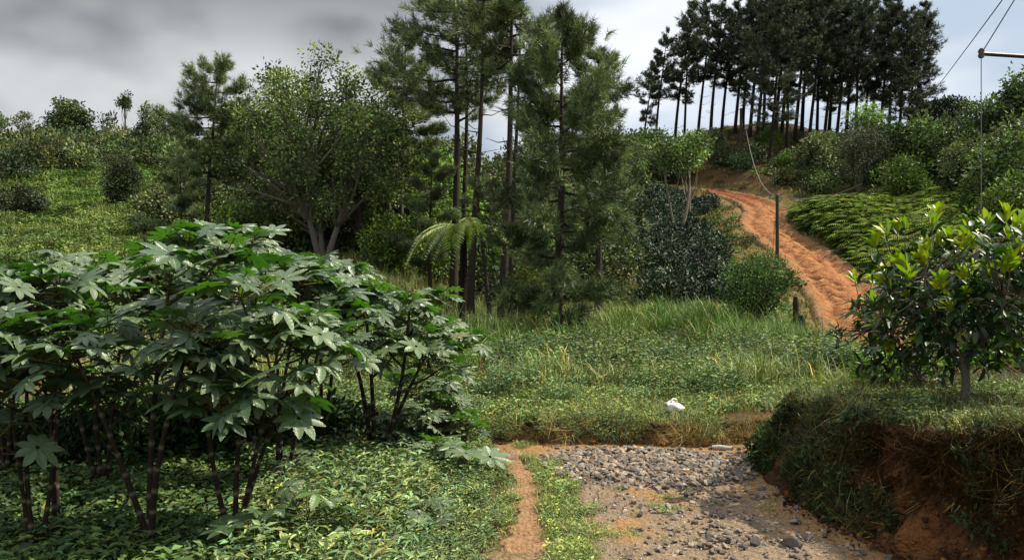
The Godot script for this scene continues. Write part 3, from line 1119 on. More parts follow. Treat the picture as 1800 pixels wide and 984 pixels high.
func lay_banks() -> void:
	var right := PackedVector2Array()
	for z in [-1.6, -2.5, -3.5, -4.2, -4.72, -4.96, -5.27, -5.8, -6.28, -6.55]:
		right.append(Vector2(foot_x(z), z))
	right.append_array(PackedVector2Array([Vector2(2.33, -6.86), Vector2(2.68, -7.12), Vector2(3.3, -7.6), Vector2(4.2, -8.2), Vector2(5.4, -9.0)]))
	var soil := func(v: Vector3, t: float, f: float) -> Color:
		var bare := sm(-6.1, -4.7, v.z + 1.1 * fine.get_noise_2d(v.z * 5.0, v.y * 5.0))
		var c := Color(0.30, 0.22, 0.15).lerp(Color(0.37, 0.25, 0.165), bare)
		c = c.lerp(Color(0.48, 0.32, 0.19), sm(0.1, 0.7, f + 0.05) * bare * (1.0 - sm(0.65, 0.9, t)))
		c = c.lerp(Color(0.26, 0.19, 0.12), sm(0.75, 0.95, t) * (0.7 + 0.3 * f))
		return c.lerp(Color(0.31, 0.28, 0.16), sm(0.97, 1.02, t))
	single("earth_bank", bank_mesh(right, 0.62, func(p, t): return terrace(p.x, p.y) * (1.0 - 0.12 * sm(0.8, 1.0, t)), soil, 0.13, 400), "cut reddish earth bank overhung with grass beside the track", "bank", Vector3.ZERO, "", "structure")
	var low := PackedVector2Array()
	for i in 26:
		var x := 4.6 - i * 0.2
		low.append(Vector2(x, ledge_z(x) + 0.05))
	var soil2 := func(v: Vector3, t: float, f: float) -> Color:
		return Color(0.40, 0.31, 0.20).lerp(Color(0.55, 0.42, 0.26), clampf(0.5 + f, 0, 1)).lerp(Color(0.28, 0.22, 0.15), sm(0.45, 0.8, t)).lerp(Color(0.33, 0.31, 0.18), sm(0.97, 1.02, t))
	single("earth_ledge", bank_mesh(low, 0.2, func(p, t): return 0.2 * lerpf(0.3, 1.0, sm(-0.5, 0.4, p.x)), soil2, 0.07, 420, 2.4), "low brown earth ledge under the grass across the track", "bank", Vector3.ZERO, "", "structure")

# ---------------------------------------------------------------- sky
func make_sky() -> PanoramaSkyMaterial:
	var w := 1024
	var h := 512
	var im := Image.create(w, h, false, Image.FORMAT_RGBF)
	var n := FastNoiseLite.new()
	n.seed = 12
	n.noise_type = FastNoiseLite.TYPE_SIMPLEX_SMOOTH
	n.frequency = 0.9
	n.fractal_octaves = 5
	var soft := FastNoiseLite.new()
	soft.seed = 31
	soft.frequency = 0.55
	soft.fractal_octaves = 3
	for y in h:
		var el := (0.5 - (y + 0.5) / h) * PI
		for x in w:
			if el < -0.03:
				im.set_pixel(x, y, Color(0.10, 0.11, 0.09))
				continue
			var az := wrapf((x + 0.5) / w * TAU, -PI, PI)
			var up := maxf(sin(el), 0.0)
			var dir := Vector3(sin(az) * cos(el), up, -cos(az) * cos(el))
			var q := dir * Vector3(1, 0, 1) / (up + 0.22)
			var p := n.get_noise_3d(dir.x * 3.0, dir.y * 6.5, dir.z * 3.0) + 0.28 * n.get_noise_3d(dir.x * 8.0 + 5.0, dir.y * 15.0, dir.z * 8.0)
			var wisp := n.get_noise_3d(q.x * 1.2 + 9.0, el * 8.0, q.z * 1.2)
			var big := soft.get_noise_3d(q.x * 0.8, 4.0, q.z * 0.8)
			# a bank of grey cloud to the west, thinner broken cloud elsewhere
			var west := sm(0.16, -0.26, az) * sm(-2.2, -1.3, az) * sm(0.75, 0.42, el)
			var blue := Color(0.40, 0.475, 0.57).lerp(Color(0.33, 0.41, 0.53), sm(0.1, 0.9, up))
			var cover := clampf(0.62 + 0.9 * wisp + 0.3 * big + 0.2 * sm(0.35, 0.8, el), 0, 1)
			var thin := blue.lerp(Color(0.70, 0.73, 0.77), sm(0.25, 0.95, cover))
			var thick := Color(0.25, 0.263, 0.273) + Color(0.21, 0.21, 0.207) * clampf(p * 1.35 + 0.25 * big + 0.75 * exp(-pow((az + 0.39) / 0.17, 2.0) - pow((el - 0.2) / 0.075, 2.0)), -0.6, 1.2)
			thick = thick.lerp(Color(0.145, 0.157, 0.167), sm(0.26, 0.37, el + 0.10 * p) * 0.8)
			thick = thick.lerp(Color(0.27, 0.285, 0.295), sm(0.17, 0.07, el) * 0.5)
			thin = thin * lerpf(0.79, 1.12, sm(0.35, 0.7, el))  # unseen sky above the view brightened as added fill for the shadows
			var c := thin.lerp(thick, clampf(west * 1.15 + p * 0.5 * west * (1.0 - west) * 4.0, 0, 1))
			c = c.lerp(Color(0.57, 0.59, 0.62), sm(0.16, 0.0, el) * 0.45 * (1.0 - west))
			im.set_pixel(x, y, c)
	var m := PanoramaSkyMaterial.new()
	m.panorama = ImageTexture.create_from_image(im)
	return m

# ---------------------------------------------------------------- ground cover
func in_view(x: float, z: float, margin := 0.03) -> bool:
	return z < -1.5 and absf(x / -z) < 0.637 + margin + 0.6 / -z

func plant_ground() -> void:
	rng.seed = 501
	var xfs := []
	var cols := []
	# creeping leafy bed under the castor plants
	var bed := []
	for i in 5:
		bed.append(herb_clump(12, 0.17, 0.05, 0.17, 0.062, 0.03, 7, Color(0.28, 0.36, 0.20), M.leaf))
	for i in 60000:
		var d := rnd(3.4, 9.2)
		var b := rnd(-60, 620)
		var x := (b - 900.0) / 1413.0 * d
		if rng.randf() > d / 9.2 or xfs.size() > 3600: continue
		if rng.randf() < sm(420, 640, b + 120.0 * noise.get_noise_2d(x * 30.0, d * 30.0)): continue
		xfs.append(stand(Vector3(x, height(x, -d), -d), rnd(0.7, 1.3))); cols.append(tint())
	scatter("creeping_leaves", "low creeping leafy bed under the tall castor plants", "ground cover", bed, xfs, cols)
	# taller weeds between the bed and the footpath
	xfs = []; cols = []
	var weeds := []
	for i in 4:
		weeds.append(herb_clump(10, 0.15, 0.12, 0.34, 0.06, 0.024, 11, Color(0.41, 0.475, 0.29), M.leaf, 0.01))
	for i in 3:
		weeds.append(herb_clump(9, 0.15, 0.1, 0.3, 0.085, 0.02, 9, Color(0.44, 0.495, 0.31), M.leaf))
	for i in 60000:
		var d := rnd(3.6, 10.5)
		var x := rnd(-3.2, 0.02)
		var b := x / d * 1413.0 + 900.0
		if rng.randf() > d / 10.0 or xfs.size() > 3400: continue
		var n := 120.0 * noise.get_noise_2d(x * 30.0, d * 30.0)
		if b + n < 470 or x > -0.12 - 0.2 * sm(6.5, 7.6, d) + 0.05 * sin(d * 5.0): continue
		var near := sm(-0.1, -0.9, x)
		xfs.append(stand(Vector3(x, height(x, -d), -d), rnd(0.5, 1.0) * lerpf(0.55, 1.1, near))); cols.append(tint())
	scatter("weeds", "bright leafy weeds crowding the bed beside the orange footpath", "weeds", weeds, xfs, cols)
	# short turf: verge, ledge top, terrace
	xfs = []; cols = []
	var turf := []
	for i in 4:
		turf.append(grass_clump(46, 0.13, 0.04, 0.13, 0.7, 0.006, Color(0.45, 0.485, 0.30), M.grass))
	for i in 2:
		turf.append(herb_clump(10, 0.12, 0.03, 0.09, 0.035, 0.018, 6, Color(0.40, 0.465, 0.265), M.grass, 0.004))
	for i in 9000:   # verge between path and track
		var z := rnd(-7.2, -3.4)
		var x := rnd(0.26, 0.62)
		var e := road_edge(x, z)
		if e > 0.03 + 0.25 * fine.get_noise_2d(x * 12.0, z * 12.0) or fine.get_noise_2d(x * 9.0 + 5.0, z * 9.0) < -0.28: continue
		if xfs.size() > 620: break
		xfs.append(stand(Vector3(x, height(x, z), z), rnd(0.45, 0.95))); cols.append(tint(0.85, 1.25))
	for i in 2600:   # sprigs on the track itself
		var z := rnd(-6.6, -3.8)
		var x := rnd(0.45, 2.2)
		var strip := sm(0.16, 0.0, absf(x - (1.05 + (z + 5.6) * -0.32)) - 0.05)
		if rng.randf() > strip * 0.35 + 0.02 or fine.get_noise_2d(x * 10.0, z * 10.0) < 0.02 or rubble_mask(x, z) > 0.3: continue
		xfs.append(stand(Vector3(x, height(x, z) + 0.01, z), rnd(0.25, 0.6))); cols.append(tint(0.9, 1.3))
	for i in 5200:   # above the ledge, and out to the trees
		var d := rnd(7.7, 15.0)
		var x := rnd(-1.4, 5.0)
		if x > 2.0 and d < 8.6: continue
		if ledge_z(x) - 0.1 < -d and x > -0.4 or not in_view(x, -d): continue
		xfs.append(stand(Vector3(x, height(x, -d), -d), rnd(0.8, 1.7))); cols.append(tint())
	for i in 420:   # sods leaning over the ledge
		var x := rnd(-0.3, 4.2)
		var z := ledge_z(x) + rnd(-0.12, 0.03)
		var y := lie(x, z) + rnd(0.1, 0.21) * lerpf(0.35, 1.0, sm(-0.5, 0.4, x))
		if fine.get_noise_2d(x * 7.0, 2.0) < -0.1: continue
		var b := aim(Vector3(rnd(-0.3, 0.3), rnd(0.2, 1.2), 1).normalized()) * Basis(Vector3.RIGHT, PI / 2) * Basis(Vector3.UP, rnd(0, TAU))
		xfs.append(Transform3D(b.scaled(Vector3.ONE * rnd(0.5, 1.0)), Vector3(x, y, z))); cols.append(tint(0.7, 1.1))
	for i in 700:   # ragged turf along both sides of the footpath
		var z := rnd(-7.9, -3.6)
		var side := 1.0 if rng.randf() < 0.6 else -1.0
		var mid := 0.08 + 0.05 * sin(z * 1.9) - 0.1 * sm(-6.6, -7.6, z)
		var x := mid + side * (0.1 + 0.12 * rng.randf() + 0.12 * maxf(0.0, fine.get_noise_2d(z * 12.0, side * 9.0)))
		if fine.get_noise_2d(z * 7.0, side * 20.0 + x * 9.0) < -0.05: continue
		xfs.append(stand(Vector3(x, height(x, z), z), rnd(0.3, 0.75))); cols.append(tint(0.85, 1.25))
	for i in 4600:   # terrace
		var d := rnd(4.0, 10.0)
		var x := foot_x(-d) + rnd(0.3, 5.0)
		if -d < back_z(x) or not in_view(x, -d, 0.35): continue
		xfs.append(stand(Vector3(x, height(x, -d), -d), rnd(0.6, 1.4))); cols.append(tint(0.6, 1.1))
	scatter("grass", "short green turf beside the track, on the ledge and the terrace", "grass", turf, xfs, cols)
	# tall grass in the hollow
	xfs = []; cols = []
	var tall := []
	for i in 5:
		tall.append(grass_clump(46, 0.3, 0.22, 0.56, 0.8, 0.014, Color(0.44, 0.475, 0.30), M.grass, 0.1))
	for i in 60000:
		if xfs.size() > 5200: break
		var d := rnd(9.5, 30.0)
		var b := rnd(150, 1560)
		var x := (b - 900.0) / 1413.0 * d
		if rng.randf() > d / 30.0 + 0.1: continue
		var lush := noise.get_noise_2d(x * 14.0, d * 14.0)
		if d < 13.0 and lush < 0.05 and b > 780: continue
		if near_road(x, -d).x < 2.2: continue
		xfs.append(stand(Vector3(x, height(x, -d), -d), rnd(0.6, 1.15) * (1.0 + 0.4 * lush), rnd(0.7, 1.2))); cols.append(tint(0.7, 1.2) * lerpf(0.75, 1.15, 0.5 + 0.9 * lush))
	scatter("tall_grass", "rough knee high grass filling the hollow before the pines", "grass", tall, xfs, cols)
	# lush cane grass in clumps
	xfs = []; cols = []
	var cane := []
	for i in 4:
		cane.append(grass_clump(46, 0.4, 0.8, 1.5, 0.95, 0.028, Color(0.36, 0.45, 0.23), M.grass, 0.06))
	for q in [[1205, 20.5, 2.2, 60], [1260, 19.0, 1.8, 40], [1400, 16.5, 1.6, 52], [1470, 16.0, 1.3, 46], [1310, 16.5, 1.3, 24], [1150, 22.0, 1.5, 24], [1080, 18.0, 1.4, 16], [930, 16.5, 1.6, 16], [830, 15.5, 1.6, 22], [760, 14.0, 1.8, 26], [640, 13.5, 1.8, 26], [520, 13.0, 1.8, 20]]:
		for i in q[3]:
			var p := ball() * Vector3(q[2], 0, q[2])
			var x: float = (q[0] - 900.0) / 1413.0 * q[1] + p.x
			var z: float = -q[1] + p.z
			var k: float = 0.5 + 0.5 * (1.0 - p.length() / q[2])
			xfs.append(stand(Vector3(x, height(x, z), z), rnd(0.55, 0.85) * (0.6 + 0.5 * k))); cols.append(tint(0.7, 1.2))
	scatter("cane_grass", "lush arching cane grass in thick stands below the hill road", "grass", cane, xfs, cols)
	# weeds with pale flowers among the grass
	xfs = []; cols = []
	var bloom := []
	for i in 4:
		bloom.append(herb_clump(16, 0.28, 0.15, 0.5, 0.06, 0.028, 9, Color(0.38, 0.455, 0.265), M.leaf, 0.06 if i == 0 else 0.0))
	var lumps := []
	for i in 46:
		lumps.append([rnd(640, 1480), rnd(10.6, 18.0), rnd(0.25, 0.7)])
	for q in lumps:
		for i in int(26 * q[2]):
			var p := ball() * Vector3(q[2], 0, q[2])
			var x: float = (q[0] - 900.0) / 1413.0 * q[1] + p.x
			var z: float = -q[1] + p.z
			xfs.append(stand(Vector3(x, height(x, z), z), rnd(0.9, 1.5) * (1.2 - 0.5 * p.length() / q[2]))); cols.append(tint(0.6, 1.05))
	for i in 1500:
		var d := rnd(9.0, 21.0)
		var b := rnd(560, 1560)
		var x := (b - 900.0) / 1413.0 * d
		if noise.get_noise_2d(x * 16.0 + 80.0, d * 16.0) < 0.12: continue
		xfs.append(stand(Vector3(x, height(x, -d), -d), rnd(0.6, 1.2))); cols.append(tint())
	scatter("flowering_weeds", "leafy weeds with a few pale flowers in the grass hollow", "weeds", bloom, xfs, cols)
	# the meadow on the western slope
	xfs = []; cols = []
	var meadow := []
	for i in 4:
		meadow.append(grass_clump(60, 0.75, 0.25, 0.6, 0.7, 0.045, Color(0.41, 0.44, 0.29), M.grass, 0.1))
	for i in 2:
		meadow.append(herb_clump(16, 0.6, 0.25, 0.6, 0.2, 0.1, 6, Color(0.38, 0.43, 0.26), M.grass))
	for i in 30000:
		if xfs.size() > 9000: break
		var d := exp(rnd(log(16.0), log(108.0)))
		var b := rnd(-60, 480)
		if b > 330 and rng.randf() < sm(330, 480, b): continue
		var x := (b - 900.0) / 1413.0 * d
		var s := lerpf(0.8, 1.7, sm(20, 100, d))
		xfs.append(stand(Vector3(x, height(x, -d), -d), s * rnd(0.7, 1.2), 1.0 / s * 1.2))
		var v := 0.5 + 0.5 * noise.get_noise_2d(x * 4.0, d * 4.0)
		var g := Color(0.7, 0.78, 0.7).lerp(Color(1.2, 1.18, 1.05), sm(0.2, 0.8, v))
		cols.append(g.lerp(Color(0.98, 1.08, 0.85), sm(55, 80, d) * 0.6) * rnd(0.85, 1.15))
	scatter("meadow_grass", "sunlit meadow grass over the long slope behind the castor plants", "meadow", meadow, xfs, cols)
	# grass hanging over the cut bank
	xfs = []; cols = []
	var hang := []
	for i in 4:
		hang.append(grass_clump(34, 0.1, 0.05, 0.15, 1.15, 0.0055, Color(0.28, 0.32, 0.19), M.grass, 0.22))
	for i in 2:
		hang.append(herb_clump(9, 0.1, 0.05, 0.14, 0.05, 0.02, 7, Color(0.27, 0.32, 0.19), M.leaf))
	var straw := []
	for i in 3:
		straw.append(grass_clump(30, 0.09, 0.08, 0.26, 1.3, 0.0035, Color(0.45, 0.38, 0.24), M.dry, 0.4))
	var xf2 := []
	var col2 := []
	for i in 4200:
		var z := rnd(-6.75, -2.6)
		var t := pow(rng.randf(), 0.75)
		var x := foot_x(z) + 0.62 * (0.05 + 0.45 * t)
		var y := lie(x, z) + terrace(x, z) * (0.05 + 0.97 * t)
		var bare := sm(-6.1, -4.7, z + 1.1 * fine.get_noise_2d(z * 5.0, y * 5.0))
		if rng.randf() < bare * sm(1.05, 0.9, t) * 0.96 or fine.get_noise_2d(z * 6.0, y * 6.0) < 0.0: continue
		var out := Vector3(-1, rnd(-1.1, 0.15), rnd(-0.5, 0.5)).normalized().lerp(Vector3.UP, sm(0.9, 1.0, t) * 0.7).normalized()
		var b := aim(out) * Basis(Vector3.RIGHT, PI / 2) * Basis(Vector3.UP, rnd(0, TAU))
		var s := rnd(0.55, 1.15)
		var xf := Transform3D(b.scaled(Vector3.ONE * s), Vector3(x - 0.03, y, z))
		if rng.randf() < 0.1:
			xf2.append(xf); col2.append(tint(0.6, 1.1))
		else:
			xfs.append(xf); cols.append(tint(0.65, 1.15))
	for i in 900:   # the nose of the bank and its back
		var a := rnd(0.0, 1.9)
		var t := pow(rng.randf(), 0.8)
		var r := 0.42 - 0.26 * t
		var p := Vector3(2.5 - cos(a) * r, 0, -6.52 - sin(a) * r)
		p.y = lie(p.x, p.z) + 0.58 * t
		var out := Vector3(-cos(a), rnd(-0.9, 0.3), -sin(a)).normalized()
		xfs.append(Transform3D((aim(out) * Basis(Vector3.RIGHT, PI / 2) * Basis(Vector3.UP, rnd(0, TAU))).scaled(Vector3.ONE * rnd(0.6, 1.2)), p)); cols.append(tint(0.65, 1.15))
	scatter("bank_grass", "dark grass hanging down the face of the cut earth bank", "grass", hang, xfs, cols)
	for i in 380:   # rootlets hanging over the bare end of the bank
		var z := rnd(-5.6, -2.6)
		var t := 1.0 - 0.75 * rng.randf() * rng.randf()
		var x := foot_x(z) + 0.62 * (0.03 + 0.43 * t)
		var b := aim(Vector3(-0.5, rnd(-1.5, -0.3), rnd(-0.7, 0.7)).normalized()) * Basis(Vector3.RIGHT, PI / 2) * Basis(Vector3.UP, rnd(0, TAU))
		xf2.append(Transform3D(b.scaled(Vector3.ONE * rnd(0.5, 1.1)), Vector3(x - 0.04, lie(x, z) + terrace(x, z) * t, z))); col2.append(Color(0.5, 0.42, 0.34) * rnd(0.5, 1.0))
	for i in 220:   # straw along the low ledge
		var x := rnd(-0.3, 4.4)
		var z := ledge_z(x) + rnd(-0.1, 0.05)
		var y := lie(x, z) + rnd(0.06, 0.2) * lerpf(0.35, 1.0, sm(-0.5, 0.4, x))
		var b := aim(Vector3(rnd(-0.3, 0.3), rnd(-0.1, 0.6), 1).normalized()) * Basis(Vector3.RIGHT, PI / 2) * Basis(Vector3.UP, rnd(0, TAU))
		xf2.append(Transform3D(b.scaled(Vector3.ONE * rnd(0.35, 0.8)), Vector3(x, y, z))); col2.append(tint(0.7, 1.3))
	var clods := []
	for k in 4:
		clods.append(stone_mesh(1, 0.7, [Color(0.40, 0.27, 0.17), Color(0.34, 0.24, 0.165), Color(0.50, 0.34, 0.2), Color(0.3, 0.22, 0.16)][k]))
	var xf3 := []
	var col3 := []
	for i in 2600:
		var z := rnd(-6.0, -2.6)
		var t := rng.randf() * rng.randf() * 0.95
		var x := foot_x(z) + 0.62 * (0.47 * pow(t, 0.7)) + rnd(-0.1, 0.04)
		if t < 0.08: x -= 0.25 * rng.randf() * rng.randf()
		xf3.append(Transform3D(Basis.from_euler(Vector3(rnd(0, 6), rnd(0, 6), 0)).scaled(Vector3.ONE * (0.006 + 0.034 * pow(rng.randf(), 2.5))), Vector3(x, maxf(height(x, z), lie(x, z) + terrace(x, z) * t) if t < 0.08 else lie(x, z) + terrace(x, z) * t, z))); col3.append(tint(0.75, 1.2))
	scatter("soil_crumbs", "crumbled clods of red brown soil on the cut bank and at its foot", "soil", clods, xf3, col3)
	scatter("dead_grass", "straw coloured dead grass and rootlets on the cut earth faces", "dead grass", straw, xf2, col2)
	# ferny thicket over the mound beside the red road
	xfs = []; cols = []
	var ferns := []
	for i in 4:
		var a := Acc.new()
		for k in 14:
			var f := frond_mesh(rnd(0.35, 0.65), rnd(0.4, 0.8), Color(0.36, 0.42, 0.18), 7, 0.34)
			var st := Tpl.new()
			st.v = f.surface_get_arrays(0)[Mesh.ARRAY_VERTEX]
			st.c = f.surface_get_arrays(0)[Mesh.ARRAY_COLOR]
			a.put(st, Transform3D(Basis(Vector3.UP, rnd(-1.6, 1.6)), Vector3(rnd(-0.35, 0.35), rnd(0.05, 0.4), rnd(-0.35, 0.35))))
		ferns.append(a.mesh(M.fern))
	for i in 30000:
		if xfs.size() > 3600: break
		var d := rnd(34.5, 52.0)
		var b := rnd(1366, 1680)
		var x := (b - 900.0) / 1413.0 * d
		if near_road(x, -d).x < 2.3 or d > 50.0: continue
		if noise.get_noise_2d(x * 9.0, d * 9.0) < -0.45: continue
		var q := near_road(x, -d)
		var hgt := height(x, -d)
		var gx := height(x + 0.5, -d) - height(x - 0.5, -d)
		var gz := height(x, -d + 0.5) - height(x, -d - 0.5)
		var away := atan2(-gx, -gz) + rnd(-0.6, 0.6)
		xfs.append(Transform3D(Basis(Vector3.UP, away).scaled(Vector3.ONE * rnd(0.9, 1.5)), Vector3(x, hgt, -d)))
		cols.append(tint(0.7, 1.25))
	scatter("ferns", "bright green fern thicket covering the mound beside the red road", "ferns", ferns, xfs, cols)
	# scrub on the verges of the hill road and the pine wood's floor
	xfs = []; cols = []
	var scrub := []
	for i in 3:
		scrub.append(grass_clump(40, 0.6, 0.12, 0.4, 0.8, 0.03, Color(0.43, 0.43, 0.24), M.grass, 0.35))
	scrub.append(herb_clump(16, 0.5, 0.15, 0.45, 0.16, 0.08, 6, Color(0.32, 0.42, 0.2), M.leaf))
	for i in 16000:
		if xfs.size() > 4700: break
		var d := rnd(24.0, 82.0)
		var b := rnd(1080, 2150)
		var x := (b - 900.0) / 1413.0 * d
		var q := near_road(x, -d).x
		if q < 1.45 or (q < 2.0 and rng.randf() < 0.5) or (q > 6.0 and d < 58.0 and rng.randf() < 0.5): continue
		xfs.append(stand(Vector3(x, height(x, -d), -d), rnd(0.6, 1.2))); cols.append(tint(0.65, 1.15))
	scatter("scrub", "thin dry grass and scrub along the red road and under the pines", "scrub", scrub, xfs, cols)

# ---------------------------------------------------------------- the scene's things
func ordinal(k: int) -> String:
	var small := ["zeroth", "first", "second", "third", "fourth", "fifth", "sixth", "seventh", "eighth", "ninth", "tenth", "eleventh", "twelfth", "thirteenth", "fourteenth", "fifteenth", "sixteenth", "seventeenth", "eighteenth", "nineteenth"]
	if k < 20: return small[k]
	var tens := ["", "", "twenty", "thirty", "forty"]
	var tieth := ["", "", "twentieth", "thirtieth", "fortieth"]
	return tieth[k / 10] if k % 10 == 0 else tens[k / 10] + "-" + small[k % 10]

func plant_castors() -> void:
	make_castor_leaves()
	var f := func(b: float, d: float) -> Vector3: return spot(b, d)
	castor("tall castor plant with two bare stems splitting at the ground like a V", f.call(272, 4.62), [[128, 600, 4.55], [345, 560, 4.5], [300, 470, 4.75]], 11, 0.235, 0.029, 11)
	castor("castor plant with three pale ringed stems rising next to the V shaped one", f.call(412, 4.74), [[352, 600, 4.6], [490, 590, 4.65], [455, 480, 4.9], [560, 560, 4.9]], 11, 0.225, 0.025, 12)
	castor("castor plant at the outer end of the row, stem forked low", f.call(62, 4.62), [[5, 620, 4.6], [110, 560, 4.7], [60, 500, 4.9]], 11, 0.22, 0.022, 13)
	castor("slim straight castor plant just inside the row's outer end", f.call(92, 5.0), [[100, 480, 5.0], [40, 520, 5.2]], 11, 0.22, 0.022, 14)
	castor("castor plant with a pale sunlit stem standing over the bright weeds", f.call(657, 7.1), [[640, 510, 7.1], [720, 520, 7.0], [770, 570, 7.1], [590, 500, 7.2]], 13, 0.225, 0.035, 15)
	castor("tallest castor plant, its darkest leaves topping the whole clump", f.call(330, 6.9), [[345, 400, 6.9], [270, 430, 6.8], [420, 405, 7.0]], 13, 0.27, 0.03, 16)
	castor("castor plant behind the slim straight one, half hidden by leaves", f.call(190, 6.0), [[165, 462, 6.0], [230, 470, 6.1], [110, 480, 6.2]], 11, 0.225, 0.024, 17)
	castor("castor plant in the middle of the clump behind the ringed stems", f.call(490, 6.2), [[470, 455, 6.2], [540, 470, 6.0], [430, 470, 6.3], [590, 500, 6.1]], 12, 0.23, 0.026, 18)
	castor("castor plant on the meadow side of the clump, tops against the pale trunks", f.call(560, 7.2), [[560, 450, 7.2], [620, 465, 7.3], [510, 445, 7.4]], 12, 0.23, 0.028, 19)
	castor("castor plant nearest the tree fern, leaves against the tall grass", f.call(770, 8.3), [[790, 590, 8.2], [735, 540, 8.4], [750, 510, 8.6]], 12, 0.22, 0.022, 20)
	castor("low castor plant with drooping pale leaves behind the weeds", f.call(712, 7.4), [[700, 735, 7.3], [760, 720, 7.4], [730, 660, 7.5]], 8, 0.19, 0.014, 21)
	castor("low spreading castor plant at the footpath side of the clump", f.call(800, 7.7), [[790, 700, 7.6], [825, 735, 7.6], [765, 660, 7.8]], 8, 0.18, 0.013, 22)
	castor("castor plant filling the gap between the outer pair, far stem thin and pale", f.call(305, 7.4), [[230, 470, 7.4], [330, 480, 7.5], [180, 500, 7.3]], 10, 0.22, 0.02, 23)
	castor("leafy castor plant at the very edge of the clump toward the meadow", f.call(10, 6.3), [[-10, 510, 6.3], [50, 480, 6.4], [-60, 480, 6.4]], 11, 0.225, 0.024, 24)
	castor("castor sapling with broad pale leaves at the feet of the weeds", f.call(535, 4.72), [[545, 900, 4.7]], 8, 0.17, 0.008, 31, false)
	castor("castor sapling low to the ground between the ringed stems and the pale sapling", f.call(440, 4.5), [[440, 950, 4.45]], 8, 0.17, 0.008, 32, false)
	castor("castor sapling poking silver leaves out of the weeds", f.call(775, 6.75), [[778, 795, 6.7]], 8, 0.15, 0.008, 33, false)
	castor("castor sapling with wide open leaves nearest the footpath", f.call(815, 6.55), [[815, 815, 6.5]], 8, 0.16, 0.008, 34, false)
	castor("castor seedling sunk deep in the weeds", f.call(748, 5.0), [[748, 905, 5.0]], 6, 0.1, 0.006, 35, false)
	castor("castor seedling shining in the shade of the tall stems", f.call(520, 6.2), [[520, 815, 6.2]], 6, 0.12, 0.006, 36, false)

func plant_loquats() -> void:
	rng.seed = 61
	T.loquat = []
	for q in [[M.loquat, Color(0.16, 0.24, 0.1), 0.3], [M.loquat, Color(0.13, 0.2, 0.1), 0.5], [M.loquat, Color(0.2, 0.29, 0.1), 0.2], [M.loquat, Color(0.15, 0.23, 0.12), 0.6], [M.loquat, Color(0.60, 0.60, 0.16), 0.25], [M.loquat, Color(0.50, 0.56, 0.16), 0.15]]:
		T.loquat.append(loquat_leaf_mesh(q[0], q[1], q[2]))
	var a := spot(1690, 5.85)
	loquat("larger fruit tree with a pale trunk and yellow green new leaves", a, Vector3(0.1, 0.87, 0), Vector3(0.8, 0.5, 0.6), 235, 0.36, 0.029, 62, 0.9, 0.125)
	var b := spot(1612, 7.2)
	loquat("smaller dark fruit tree behind the pale trunked one", b, Vector3(-0.1, 0.62, 0), Vector3(0.58, 0.5, 0.5), 130, 0.2, 0.025, 63, 0.25, 0.125)

